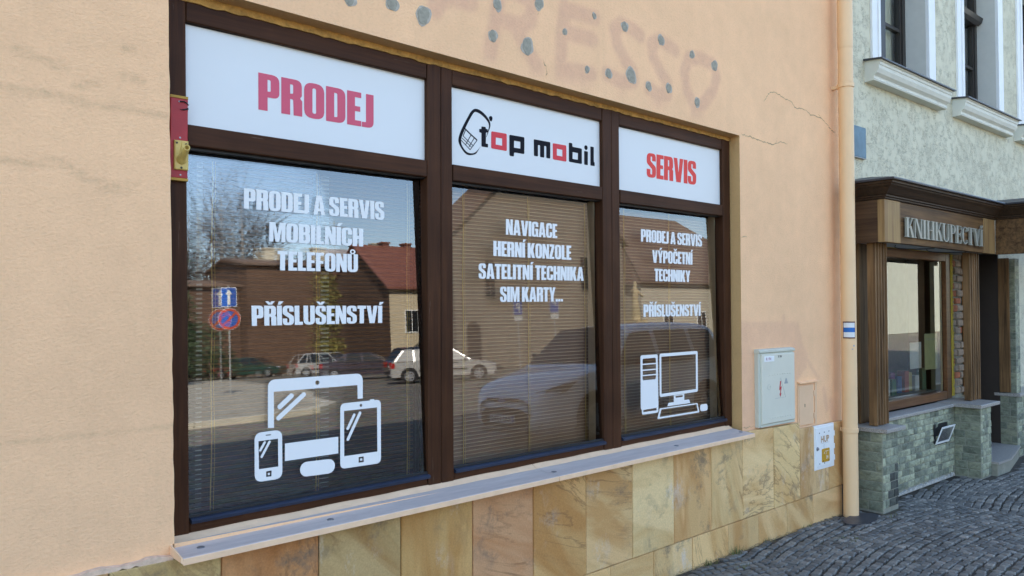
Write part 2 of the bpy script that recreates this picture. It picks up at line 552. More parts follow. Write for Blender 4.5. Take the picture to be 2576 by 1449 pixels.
M['paving'] = plain('pale_paving', (0.30, 0.27, 0.21), 0.8, 0, 0.2, 1.5, 0.4, 60)
M['kerb'] = plain('pale_kerb_granite', (0.46, 0.42, 0.33), 0.7, 0, 0.15, 3, 0.3)

M['hatch'] = plain('peach_hatch_paint', (0.76, 0.49, 0.285), 0.6, 0, 0.06, 8, 0.1)
M['pipe'] = plain('peach_pipe_paint', (0.80, 0.53, 0.28), 0.5, 0, 0.05, 5, 0.05, spec=0.4)
M['cab'] = plain('grey_green_cabinet', (0.64, 0.61, 0.48), 0.45, 0, 0.04, 8, 0.05)
M['cab_side'] = plain('pale_cabinet_shell', (0.55, 0.55, 0.44), 0.5, 0, 0.04)
M['white_enamel'] = plain('white_enamel', (0.78, 0.78, 0.74), 0.4, 0, 0.05)
M['yellow'] = plain('mustard_plate', (0.50, 0.265, 0.012), 0.45, 0, 0.08)
M['yellow_pl'] = plain('aged_yellow_plastic', (0.62, 0.44, 0.12), 0.45, 0, 0.12, 40)
M['red_board'] = plain('red_painted_board', (0.36, 0.022, 0.024), 0.5, 0, 0.12, 30, 0.1)
M['yellow_edge'] = plain('ochre_board_edge', (0.42, 0.24, 0.03), 0.6)
M['brown_text'] = plain('ochre_letter_paint', (0.42, 0.235, 0.09), 0.5)
M['violet_text'] = plain('violet_letter_paint', (0.30, 0.05, 0.14), 0.5)
M['red_mark'] = plain('red_warning_paint', (0.52, 0.02, 0.03), 0.5)
M['grey_mark'] = plain('grey_mark', (0.34, 0.36, 0.34), 0.6)
M['blue_paint'] = plain('blue_marker_paint', (0.01, 0.13, 0.42), 0.5)
M['brown_paint'] = plain('brown_marker_paint', (0.11, 0.035, 0.025), 0.5)
M['white_paint'] = plain('white_marker_paint', (0.72, 0.72, 0.68), 0.55)
M['cement'] = plain('grey_cement_filler', (0.31, 0.285, 0.215), 0.95, 0, 0.25, 60, 0.9, 130)
M['crack'] = plain('brown_crack_line', (0.47, 0.31, 0.17), 0.95, 0, 0.3, 30)  # brown ribbon colour of the plaster cracks
M['foam'] = plain('yellow_foam', (0.60, 0.43, 0.05), 0.9, 0, 0.25, 30, 0.9, 60)
M['brick'] = plain('red_brick', (0.38, 0.12, 0.05), 0.85, 0, 0.3, 20, 0.5)
M['brick_grey'] = plain('smeared_brick', (0.29, 0.215, 0.145), 0.9, 0, 0.35, 22, 0.8)
M['white_trim'] = plain('white_window_trim', (0.78, 0.78, 0.74), 0.6, 0, 0.04)
M['reveal'] = plain('pale_reveal', (0.58, 0.57, 0.50), 0.8, 0, 0.05)
M['cream_trim'] = plain('cream_stone_trim', (0.66, 0.65, 0.54), 0.65, 0, 0.06, 10)
M['dark_frame'] = plain('dark_brown_frame', (0.030, 0.024, 0.019), 0.4, 0, 0.15)
M['curtain'] = plain('grey_green_curtain', (0.62, 0.62, 0.50), 0.9)
M['blue_sign'] = plain('blue_grey_plate', (0.115, 0.195, 0.235), 0.6, 0.0, 0.25, 9)
M['letter_grey'] = plain('brushed_letters', (0.36, 0.35, 0.28), 0.45, 0.15, 0.1)
M['soffit_board'] = plain('pale_soffit_board', (0.45, 0.46, 0.44), 0.7)
M['slat'] = plain('brown_blind_slat', (0.34, 0.205, 0.125), 0.4, 0, 0.05, 8, spec=0.4)
M['slat_edge_light'] = plain('slat_edge_highlight', (0.66, 0.48, 0.315), 0.4)  # tan band paints the bright light line along each slat's lower edge
M['slat_shaded_edge_light'] = plain('shaded_slat_edge_highlight', (0.12, 0.08, 0.055), 0.5)  # same painted edge light, dimmer for the darkened slats
M['slat_shaded'] = plain('shaded_blind_slat', (0.07, 0.042, 0.027), 0.5, 0, 0.05, 8, spec=0.5)  # brown slat colour darkened to put in the left window's shade
M['cord'] = plain('golden_cord', (0.78, 0.54, 0.19), 0.7)
M['headrail'] = plain('dark_headrail', (0.02, 0.02, 0.026), 0.4)
M['post'] = plain('pale_post', (0.80, 0.81, 0.78), 0.5)
M['panel_back'] = plain('brown_back_panel', (0.44, 0.23, 0.125), 0.6, 0, 0.1)
M['sign_grey'] = plain('dull_sign_white', (0.36, 0.36, 0.34), 0.5)
M['sign_dull'] = plain('dull_sign_blue', (0.03, 0.06, 0.20), 0.5)
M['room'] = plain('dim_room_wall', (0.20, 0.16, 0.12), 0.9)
M['roof'] = plain('roof_tiles', (0.26, 0.085, 0.05), 0.7)
M['weed'] = plain('dry_weed', (0.12, 0.13, 0.035), 0.8, 0, 0.4, 20)
M['straw'] = plain('dry_litter', (0.20, 0.145, 0.07), 0.9, 0, 0.4, 20)
# ================================================================ ground, street
def ground():
    mb = MB().box((-400, -700, -1.0), (400, 500, -0.126))
    g = mb.build("ground", M['street']); tag(g, kind="structure")
    return g
ground()
st = MB().add([(-120, -160, -0.12), (140, -160, -0.12), (140, -3.0, -0.12), (-120, -3.0, -0.12)], [(0, 1, 2, 3)]).build("street", M['street'])
tag(st, kind="structure")

def linez(a, za, b, zb):
    return lambda x: za + (zb - za) * (x - a) / (b - a)
LINT = linez(1.3, 2.622, 4.35, 2.572)        # lower edge of wall above the window
FTOP = linez(2.0, 2.583, 4.3, 2.551)         # top of the wooden frame
S_T = linez(0.97, 2.523, 3.30, 2.4935)       # top of sign panels
S_B = linez(0.98, 2.155, 4.27, 2.132)        # bottom of sign panels
R_B = linez(0.975, 2.079, 4.258, 2.063)      # bottom of transom
G_B = linez(0.993, 0.745, 4.28, 0.785)       # bottom of glass
F_B = linez(0.986, 0.690, 4.303, 0.741)      # bottom of frame
OX0, OX1 = 0.892, 4.346                      # wall opening

# ================================================================ shop building
shop = thing("shop_building", "peach plastered shop building with three wide brown framed shop windows and sandstone base", "building", (2.6, 0.0, 0.0))
GHOST = {'P': [(2.039, 2.85), (2.001, 2.798), (2.039, 3.02)], 'P2': [(2.039, 2.87), (2.199, 2.879)], 'R1': [(2.372, 3.02), (2.362, 2.931), (2.34, 2.814), (2.31, 2.68)],
 'R2': [(2.40, 3.0), (2.581, 2.98), (2.565, 2.884), (2.503, 2.841), (2.40, 2.84)], 'R3': [(2.457, 2.842), (2.533, 2.744), (2.611, 2.667)],
 'E1': [(2.801, 3.006), (2.775, 2.855), (2.766, 2.679)], 'E2': [(2.801, 2.994), (3.02, 3.004)], 'E3': [(2.8, 2.879), (3.001, 2.887)], 'E4': [(2.766, 2.685), (2.991, 2.704)],
 'S1': [(3.385, 2.991), (3.315, 3.015), (3.227, 3.021), (3.169, 2.975), (3.197, 2.898), (3.254, 2.832), (3.323, 2.781), (3.322, 2.728), (3.224, 2.703), (3.11, 2.727)],
 'S2': [(3.694, 2.977), (3.617, 2.995), (3.552, 3.008), (3.478, 2.965), (3.498, 2.895), (3.561, 2.826), (3.625, 2.77), (3.624, 2.708), (3.548, 2.689), (3.454, 2.712)],
 'O': [(3.947, 2.98), (3.83, 2.963), (3.782, 2.869), (3.804, 2.761), (3.872, 2.688), (3.955, 2.701), (4.066, 2.807), (4.105, 2.902), (4.069, 2.968), (3.947, 2.98)]}
DAMP = [(4.30, 1.39), (5.03, 1.375), (5.06, 1.30), (5.09, 1.22), (5.15, 1.16), (5.13, 1.07), (5.10, 1.06), (5.03, 1.0), (4.95, 0.98), (4.93, 0.66), (4.30, 0.66)]
STREAKS = [((5.15, 1.12), (5.30, 0.99), 0.022), ((5.38, 0.90), (5.42, 0.76), 0.035), ((5.48, 0.80), (5.52, 0.67), 0.05), ((4.85, 1.39), (4.85, 1.42), 0.03)]
GREY_CR = [[(0.30, 2.182), (0.458, 2.167), (0.533, 2.171), (0.588, 2.165), (0.669, 2.159), (0.765, 2.162), (0.877, 2.157)],
           [(0.25, 1.965), (0.449, 1.946), (0.502, 1.95), (0.556, 1.965), (0.601, 1.932), (0.671, 1.907), (0.73, 1.903), (0.779, 1.912)],
           [(0.43, 2.295), (0.51, 2.276), (0.565, 2.265)], [(0.60, 2.21), (0.66, 2.23)], [(0.74, 2.27), (0.80, 2.262)], [(0.74, 2.36), (0.77, 2.362)]]

def sd_seg(px, pz, a, b):
    ax, az = a; bx, bz = b
    dx, dz = bx - ax, bz - az
    t = max(0, min(1, ((px - ax) * dx + (pz - az) * dz) / (dx * dx + dz * dz + 1e-12)))
    return sqrt((px - ax - t * dx) ** 2 + (pz - az - t * dz) ** 2)
def inside(px, pz, poly):
    c = False
    for i in range(len(poly)):
        (x1, z1), (x2, z2) = poly[i - 1], poly[i]
        if (z1 > pz) != (z2 > pz) and px < (x2 - x1) * (pz - z1) / (z2 - z1) + x1: c = not c
    return c
def smooth(e0, e1, x):
    t = max(0.0, min(1.0, (x - e0) / (e1 - e0)))
    return t * t * (3 - 2 * t)

def frange(a, b, n): return [a + (b - a) * i / n for i in range(n + 1)]
def shop_wall():
    xs = [-7.0, -3.0, -1.0] + frange(0.2, OX0, 46)[:] + frange(OX0, OX1, 216)[1:] + frange(OX1, 5.73, 86)[1:]
    zs = [-0.1, 0.3] + frange(0.62, 1.45, 52) + frange(1.46, 1.86, 4)[1:] + frange(1.88, 2.40, 30)[1:] + [2.45, 2.52] + ['L'] + frange(2.66, 3.10, 30) + [3.4, 5.0, 9.6]
    L = zs.index('L')
    iz0 = min(range(len(zs)), key=lambda i: abs((zs[i] if zs[i] != 'L' else 9) - 0.70))
    zs[iz0] = 0.70
    V = []; stain = []; dirt = []
    segs = [(l[i], l[i + 1]) for l in GHOST.values() for i in range(len(l) - 1)]
    gs = [(l[i], l[i + 1]) for l in GREY_CR for i in range(len(l) - 1)]
    for j, z in enumerate(zs):
        for i, x in enumerate(xs):
            zz = LINT(max(x, 0.9)) if z == 'L' else z
            # hand-plastered unevenness along the left edge of the opening
            xx = x
            if abs(x - OX0) < 1e-6:
                xx = 0.888 + 0.023 * (2.2 - min(max(zz, 0.6), 2.6)) / 1.4 + 0.001 * sin(zz * 23) + 0.0008 * sin(zz * 61 + 1)
            V.append((xx, 0.0, zz))
            s = 0.0; d = 0.0
            if 1.9 < x < 4.3 and zz > 2.62:
                dd = min(sd_seg(x, zz, a, b) for a, b in segs)
                s = 0.75 * (1 - smooth(0.024, 0.058, dd))
            if 4.3 < x and 0.6 < zz < 1.5:
                s = 0.50 if inside(x, zz, DAMP) else 0.0
                if s == 0:
                    dd = min(sd_seg(x, zz, DAMP[k - 1], DAMP[k]) for k in range(len(DAMP)))
                    s = 0.50 * (1 - smooth(0.0, 0.022, dd))
                for a, b, w in STREAKS:
                    s = max(s, 0.5 * (1 - smooth(w * 0.4, w, sd_seg(x, zz, a, b))))
            if x < 0.95 and zz > 1.8:
                dd = min(sd_seg(x, zz, a, b) for a, b in gs)
                d = 0.38 * (1 - smooth(0.003, 0.020, dd))
            if x < 0.9: d = max(d, 0.30 * (1 - smooth(0.0, 0.012, abs(zz - (1.092 + 0.012 * x + 0.004 * sin(x * 19))))))
            stain.append(s); dirt.append(d)
    nx = len(xs)
    F = []
    for j in range(len(zs) - 1):
        for i in range(nx - 1):
            xm = (xs[i] + xs[i + 1]) / 2
            if OX0 < xm < OX1 and iz0 <= j < L: continue
            F.append((j * nx + i, j * nx + i + 1, (j + 1) * nx + i + 1, (j + 1) * nx + i))
    mb = MB(); mb.add(V, F)
    w = mb.build("wall", M['plaster'], shop)
    me = w.data
    for nm, data in (("stain", stain), ("dirt", dirt)):
        a = me.attributes.new(nm, 'FLOAT', 'POINT')
        a.data.foreach_set("value", data)
    return w
shop_wall()
# window reveals and the body of the house
MB().add([(OX1, 0, 0.70), (OX1, 0.16, 0.70), (OX1, 0.16, LINT(OX1)), (OX1, 0, LINT(OX1))], [(0, 1, 2, 3)]).build("reveal", M['plaster_raw'], shop)
n = 40
vs = []; fs = []
for i in range(n + 1):
    x = 0.888 + (OX1 - 0.888) * i / n
    vs += [(x, 0.0, LINT(max(x, .9))), (x, 0.07, LINT(max(x, .9)) - 0.006), (x, 0.16, LINT(max(x, .9)) - 0.006)]
    if i: fs += [(3 * i - 3, 3 * i, 3 * i + 1, 3 * i - 2), (3 * i - 2, 3 * i + 1, 3 * i + 2, 3 * i - 1)]
MB().add(vs, fs).build("soffit", M['plaster_raw'], shop)
MB().add([(0.886, 0.012, 0.60), (0.886, 0.16, 0.60), (0.886, 0.16, 2.66), (0.886, 0.012, 2.66)], [(3, 2, 1, 0)]).build("reveal", M['plaster_raw'], shop)
# sealing strip between frame and soffit, uneven
random.seed(3)
ob = []; ib = []
for i in range(121):
    x = 0.90 + 3.44 * i / 120
    ob.append((x, LINT(x) + 0.002)); ib.append((x, FTOP(x) - 0.004 + random.uniform(-0.004, 0.003)))
MB().poly_y(ob + ib[::-1], 0.064, 0.12).build("sealing_strip", M['sealant'], shop)

body = MB()
body.box((-7.0, 9.0, -0.1), (5.73, 9.2, 9.6)).box((-7.2, 0.0, -0.1), (-7.0, 9.2, 9.6)).box((5.45, 0.02, -0.1), (5.73, 9.0, 9.6))
body.box((-7.0, 0.03, 2.75), (5.45, 9.0, 2.95)).box((-7.0, 0.25, -0.1), (0.60, 0.45, 2.75)).box((4.62, 0.06, 0.0), (5.45, 0.45, 2.75))
body.box((0.60, 0.16, -0.1), (4.62, 0.45, 0.66)).box((0.60, 0.17, 2.60), (4.62, 0.45, 2.75))
body.build("masonry", M['plaster_raw'], shop)
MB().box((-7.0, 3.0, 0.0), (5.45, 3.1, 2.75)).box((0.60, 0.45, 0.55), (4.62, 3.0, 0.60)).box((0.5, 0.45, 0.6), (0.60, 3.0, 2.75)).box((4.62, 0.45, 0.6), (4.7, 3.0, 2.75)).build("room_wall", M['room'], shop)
MB().loft([[(-7.4, -0.35, 9.6), (-7.4, 9.5, 9.6), (-7.4, 4.5, 12.6)], [(5.73, -0.35, 9.6), (5.73, 9.5, 9.6), (5.73, 4.5, 12.6)]]).build("roof", M['roof'], shop)

# ---------------------------------------------------------------- cement filler spots and cracks
def blob(x, z, rx, rz, seed, n=18):
    rnd = random.Random(seed)
    ph = [rnd.uniform(0, 6.28) for _ in range(4)]
    out = []
    for k in range(n):
        t = 2 * pi * k / n
        w = 1 + 0.10 * sin(2 * t + ph[0]) + 0.07 * sin(3 * t + ph[1]) + 0.06 * sin(5 * t + ph[2])
        out.append((x + rx * w * cos(t), z + rz * w * sin(t)))
    return out
SPOTS = [(1.579, 2.742, .034), (1.78, 2.769, .034), (1.937, 2.757, .044), (2.354, 2.907, .030), (2.619, 2.979, .034), (2.326, 2.755, .030), (2.541, 2.752, .044), (2.796, 2.88, .018),
         (3.013, 3.013, .018), (3.253, 3.012, .030), (3.122, 2.731, .028), (3.303, 2.756, .046), (2.957, 2.721, .020), (3.565, 3.007, .032), (3.452, 2.723, .028), (3.632, 2.744, .030),
         (3.855, 2.984, .026), (4.081, 2.963, .034), (3.902, 2.708, .030)]
M['cement_halo'] = plain('pale_filler_rim', (0.44, 0.39, 0.31), 0.95, 0, 0.2, 60, 0.6, 130)
for k, (x, z, r) in enumerate(SPOTS):
    a = MB().poly_y(blob(x, z, r * 0.68, r * 0.86, k), -0.003, 0.0).build("filler_spot", M['cement'], shop)
    MB().poly_y(blob(x + 0.002, z, r * 0.92, r * 1.0, k + 50), -0.0012, 0.0).build("filler_rim", M['cement_halo'], a)
def crack(pts, w, seed):
    rnd = random.Random(seed)
    P = []
    for i in range(len(pts) - 1):
        for k in range(6):
            u = k / 6
            P.append((pts[i][0] * (1 - u) + pts[i + 1][0] * u + rnd.uniform(-.005, .005), pts[i][1] * (1 - u) + pts[i + 1][1] * u + rnd.uniform(-.005, .005)))
    P.append(pts[-1])
    vs = []; fs = []
    for i, p in enumerate(P):
        d = w * rnd.uniform(0.35, 1.3) * min(1, 0.3 + i * 0.3, 0.3 + (len(P) - 1 - i) * 0.3)
        vs += [(p[0], -0.0008, p[1] - d), (p[0] + 0.3 * d, -0.0008, p[1] + d)]
        if i: fs.append((2 * i - 2, 2 * i, 2 * i + 1, 2 * i - 1))
    MB().add(vs, fs).build("plaster_crack", M['crack'], shop)
CR = [[(4.627, 2.831), (4.686, 2.893), (4.73, 2.915), (4.819, 2.916), (4.879, 2.898), (4.972, 2.893), (5.034, 2.858), (5.162, 2.866), (5.228, 2.843), (5.38, 2.845), (5.483, 2.805), (5.535, 2.778), (5.59, 2.765)],
      [(4.366, 2.583), (4.441, 2.582), (4.537, 2.576), (4.636, 2.57), (4.738, 2.564), (4.828, 2.596), (4.919, 2.596)], [(4.77, 2.57), (4.79, 2.63)],
      [(2.647, 2.709), (2.663, 2.677), (2.671, 2.649), (2.663, 2.626)], [(2.62, 2.96), (2.61, 2.92)], [(5.34, 2.86), (5.42, 2.83)], [(4.35, 1.93), (4.42, 1.935)], [(4.347, 0.74), (4.40, 0.73), (4.47, 0.735)]]
for k, c in enumerate(CR): crack(c, 0.0034, k)

# ---------------------------------------------------------------- sandstone cladding
JT = [0.30, 0.70, 1.062, 1.436, 1.806, 2.179, 2.541, 2.90, 3.257, 3.611, 3.97]
ZM = linez(2.903, 0.155, 5.561, 0.203)
ZTOP = linez(0.9, 0.664, 4.26, 0.706)
MB().box((-7, -0.012, -0.1), (4.28, -0.001, 0.655)).box((4.28, -0.012, -0.1), (5.70, -0.001, 0.655)).build("mortar_bed", M['joint'], shop)
SLABC = [((0.7, 1.06), (.44, .35, .17)), ((1.06, 1.43), (.53, .295, .135)), ((1.43, 1.80), (.45, .345, .17)), ((1.80, 2.17), (.52, .35, .145)), ((2.17, 2.54), (.50, .305, .17)), ((2.54, 2.90), (.52, .345, .15)),
 ((2.90, 3.25), (.63, .47, .245)), ((3.25, 3.61), (.64, .52, .285)), ((3.61, 3.97), (.57, .395, .19)), ((3.97, 4.30), (.61, .475, .25)), ((4.30, 4.65), (.66, .51, .27)), ((4.65, 4.98), (.64, .50, .26)), ((4.98, 5.37), (.54, .405, .22)), ((5.37, 5.8), (.56, .415, .21))]
def slab(x0, x1, z0a, z0b, z1a, z1b, k):
    rnd = random.Random(k * 7 + 1)
    g = 0.0016
    y = -0.030 + rnd.uniform(-0.003, 0.002)
    t = 0.004
    q = [(x0 + g, z0a + g), (x1 - g, z0b + g), (x1 - g, z1b), (x0 + g, z1a)]
    vs = [(p[0], -0.008, p[1]) for p in q] + [(p[0], y + t, p[1]) for p in q]
    ins = [(x0 + g + t * .7, z0a + g + t * .7), (x1 - g - t * .7, z0b + g + t * .7), (x1 - g - t * .7, z1b - t * .6), (x0 + g + t * .7, z1a - t * .6)]
    vs += [(p[0], y, p[1]) for p in ins]
    fs = [(8, 9, 10, 11)]
    for i in range(4):
        j = (i + 1) % 4
        fs += [(i, j, 4 + j, 4 + i), (4 + i, 4 + j, 8 + j, 8 + i)]
    o = MB().add(vs, fs).build("stone_slab", M['sandstone'], shop)
    xm = (x0 + x1) / 2
    c = next((q for (a, b), q in SLABC if a <= xm < b), (.50, .36, .17))
    v = rnd.uniform(.92, 1.08)
    if z0a < 0: c = tuple(.5 * i + .5 * j for i, j in zip(c, ((.66, .50, .25), (.56, .38, .18), (.60, .46, .25))[k % 3]))
    o.color = (c[0] * v * 1.08, c[1] * v * .95, c[2] * v * .80, 1)
    return o
k = 0
for i in range(len(JT) - 1):
    tz = (lambda x: ZTOP(x) - 0.002) if JT[i] > 0.8 else (lambda x: 0.655)
    slab(JT[i], JT[i + 1], ZM(JT[i]), ZM(JT[i + 1]), tz(JT[i]), tz(JT[i + 1]), k); k += 1
slab(-0.4, 0.30, ZM(-0.4), ZM(.30), 0.652, 0.655, 91)
slab(3.97, 4.30, ZM(3.97), ZM(4.30), 0.70, 0.704, 21)
slab(4.30, 4.657, ZM(4.313), ZM(4.657), 0.714, 0.710, 22)
slab(4.657, 4.985, ZM(4.657), ZM(4.99), 0.708, 0.706, 23)
slab(4.985, 5.33, ZM(4.99), ZM(5.32), 0.664, 0.655, 24)
slab(5.33, 5.375, ZM(5.32), ZM(5.375), 0.655, 0.657, 25)
slab(5.375, 5.70, ZM(5.375), ZM(5.70), 0.662, 0.66, 26)
JB = [-0.4, 0.35, 0.9, 1.5, 2.05, 2.55, 3.081, 3.431, 3.784, 4.136, 4.473, 4.816, 5.156, 5.575]
for i in range(len(JB) - 1):
    slab(JB[i], JB[i + 1], -0.06, -0.06, ZM(JB[i]) - 0.002, ZM(JB[i + 1]) - 0.002, 40 + i)
# ragged plaster edge above the stone on the left
random.seed(11)
top = [(x, 0.669 + 0.003 * sin(x * 40) + random.uniform(-.003, .003)) for x in frange(0.10, 0.9, 40)]
bot = [(x, 0.652 + 0.006 * sin(x * 17 + 1) + random.uniform(-.006, .006)) for x in frange(0.10, 0.9, 40)]
M['plaster_lump'] = plain('pale_plaster_remains', (0.70, 0.50, 0.35), 0.95, 0, 0.25, 40, 0.9, 90)
MB().poly_y(bot + top[::-1], -0.028, 0.0).build("plaster_edge", M['plaster_lump'], shop)

# ---------------------------------------------------------------- window sill (two lengths)
def sill(x0, x1, zs):
    zf, zb = zs
    F = lambda x: ZTOP(x)
    mb = MB()
    ring = lambda x: [(x, -0.112, F(x) - 0.006), (x, -0.116, F(x) - 0.004), (x, -0.116, F(x) + 0.010), (x, -0.111, F(x) + 0.014), (x, -0.03, F(x) + 0.018), (x, 0.052, F(x) + 0.028), (x, 0.052, F(x) - 0.006)]
    mb.loft([ring(x) for x in frange(x0, x1, 6)])
    o = mb.build("window_sill", M['sill_top'], shop)
    MB().loft([[(x, -0.1185, F(x) - 0.008), (x, -0.1185, F(x) + 0.0115), (x, -0.1165, F(x) + 0.0135), (x, -0.1165, F(x) - 0.008)] for x in frange(x0, x1, 6)]).build("sill_lip", M['sill_lip'], o)
    MB().loft([[(x, 0.036 + 0.002 * sin(x * 31), F(x) + 0.0262), (x, 0.052, F(x) + 0.033), (x, 0.071, F(x) + 0.043 + 0.0012 * sin(x * 17)), (x, 0.064, F(x) + 0.020)] for x in frange(x0, x1, 60)]).build("sill_fillet", M['sill_lip'], o)
    return o
s1 = sill(0.903, 2.628, (0, 0))
s2 = sill(2.631, 4.300, (0, 0))
MB().loft([[(0.898, 0.0, 0.698), (0.898, -0.108, 0.680), (0.898, -0.114, 0.664), (0.898, 0.0, 0.66)], [(0.903, 0.0, 0.698), (0.903, -0.112, 0.680), (0.903, -0.117, 0.660), (0.903, 0.0, 0.66)]]).build("sill_end", M['sill_lip'], s1)
for x, par in ((0.985, s1), (1.475, s1), (2.665, s2), (3.62, s2), (4.26, s2)):
    z = ZTOP(x) + 0.0185
    MB().loft([[(x + r * cos(a), -0.045 + r * sin(a), z + h) for a in frange(0, 2 * pi, 12)[:-1]] for r, h in ((0.013, -0.002), (0.013, 0.001), (0.009, 0.003), (0.005, 0.003))]).build("screw_cap", M['metal'], par)

# ---------------------------------------------------------------- shop windows
TAU = math.tan(0.033)
def gy(z): return 0.085 + (z - 0.75) * TAU                # outer face of the panes leans back a little
GLY = [(-1, 0)]
def quadpoly(a, b, fz0, fz1):
    return [(a, fz0(a)), (b, fz0(b)), (b, fz1(b)), (a, fz1(a))]
def prism_bev(mb, q, y0, y1, w=0.004):
    """x,z quad with chamfered front edges"""
    cx = sum(p[0] for p in q) / 4; cz = sum(p[1] for p in q) / 4
    ins = []
    for i in range(4):
        p, pr, nx = Vector(q[i]), Vector(q[i - 1]), Vector(q[(i + 1) % 4])
        ins.append(p + (pr - p).normalized() * w + (nx - p).normalized() * w)
    vs = [(p[0], y1, p[1]) for p in q] + [(p[0], y0 + w, p[1]) for p in q] + [(p.x, y0, p.y) for p in ins]
    fs = [(8, 9, 10, 11)]
    for i in range(4):
        j = (i + 1) % 4
        fs += [(i, j, 4 + j, 4 + i), (4 + i, 4 + j, 8 + j, 8 + i)]
    return mb.add(vs, fs)
# frame outer x0, inner x0, inner x1, outer x1
WIN = [(0.880, (0.962, 0.986), (2.006, 2.010), 2.0795), (2.0815, (2.142, 2.150), (3.147, 3.149), 3.2175), (3.2195, (3.282, 3.287), (4.259, 4.268), 4.338)]
def rail_member(mb, xa, xb, z0, z1, y0=0.07, y1=0.135):
    prism_bev(mb, [(xa, z0(xa)), (xb, z0(xb)), (xb, z1(xb)), (xa, z1(xa))], y0, y1)
wins = []
WLAB = ["left window with big lettering PRODEJ above a blue sky reflection", "middle window below the phone logo sign", "right window below the SERVIS sign"]
for wi, (a, (b0, b1), (c0, c1), d) in enumerate(WIN):
    st_ = []
    for (x0t, x1t, x0b, x1b) in ((a, b0, a, b1), (c0, d, c1, d)):
        st_.append(prism_bev(MB(), [(x0b, F_B(x0b)), (x1b, F_B(x1b)), (x1t, FTOP(max(x1t, 1))), (x0t, FTOP(max(x0t, 1)))], 0.068, 0.125, 0.003))
    fr = st_[0].build("shop_window", M['frame_v'], shop, WLAB[wi])
    st_[1].build("stile", M['frame_v'], fr)
    e = 0.0012
    for args in ((b0 + e, c0 - e, S_T, FTOP, 0.07), (b0 + 0.006 + e, c0 - e, R_B, S_B, 0.067), (b1 + e, c1 - e, F_B, G_B, 0.072)):
        lo = MB(); rail_member(lo, *args); lo.build("cross_rail", M['frame_h'], fr)
    # dark gasket lines round the panes
    MB().box((b0, 0.090, R_B(b0) - 0.010), (c0, 0.120, R_B(c0) + 0.004)).build("gasket", M['gasket'], fr)
    MB().box((b0 - .002, 0.0885, S_T(b0) - 0.004), (c0 + .002, 0.12, S_T(b0) + 0.01)).build("gasket", M['gasket'], fr)
    sg = MB().poly_y(quadpoly(b0 - 0.004, c0 + 0.004, lambda x: S_B(x) - 0.004, lambda x: S_T(x) + 0.004), 0.091, 0.105).build("sign_panel", M['white_film'], fr)
    # rain bar
    bar = MB()
    for u0, u1 in ((b1 + 0.004, c1 + 0.004),):
        bar.loft([[(x, 0.058, G_B(x) - 0.006), (x, 0.056, G_B(x) + 0.004), (x, 0.064, G_B(x) + 0.010), (x, 0.088, G_B(x) + 0.016), (x, 0.088, G_B(x) - 0.006)] for x in (u0, u1)])
    bar.build("rain_bar", M['bead'], fr)
    MB().loft([[(x, 0.074, G_B(x) + 0.013), (x, 0.074, G_B(x) + 0.022), (x, 0.09, G_B(x) + 0.022), (x, 0.09, G_B(x) + 0.013)] for x in (b1, c1)]).build("glazing_bead", M['gasket'], fr)
    z0, z1 = G_B(b1) - 0.01, R_B(b0) + 0.01
    xc = (b1 + c1) / 2
    xa, xb = b0 - 0.01, c1 + 0.01
    MB().add([(xa, gy(z0), z0), (xb, gy(z0), z0), (xb, gy(z1), z1), (xa, gy(z1), z1)], [(0, 1, 2, 3)]).build("pane", M['glass' if wi == 0 else 'glass_b'], fr)
    tw = 0.0055 if wi == 0 else 0.0
    g2 = 0.015
    MB().add([(xa, gy(z0) + g2 + tw * (xa - xc), z0), (xb, gy(z0) + g2 + tw * (xb - xc), z0), (xb, gy(z1) + g2 + tw * (xb - xc) + 0.0006, z1), (xa, gy(z1) + g2 + tw * (xa - xc) + 0.0006, z1)], [(0, 1, 2, 3)]).build("inner_pane", M['glass_in' if wi == 0 else 'glass_b_in'], fr)
    # inner sash edge seen through the glass on the right
    MB().box((c1 + 0.052, 0.150, z0), (c1 + 0.07, 0.20, z1)).build("inner_sash", M['frame_v'], fr)
    MB().box((a + 0.0, 0.150, z0), (b1 - 0.012, 0.172, z1)).build("inner_sash", M['frame_v'], fr)
    MB().add([(c0 - .0012, .1255, z0), (c1 - .0012, .1255, z0), (c0 - .0012, .1255, R_B(c0)), (c1 + .0, .1255, z0), (c0 - .006, .1255, R_B(c0)), (c0 - .006, .178, R_B(c0)), (c1 - .006, .178, z0), (c1 - .006, .1255, z0)], [(4, 7, 6, 5)]).build("sash_edge", M['cream' if wi else 'frame_v'], fr)
    wins.append(fr)
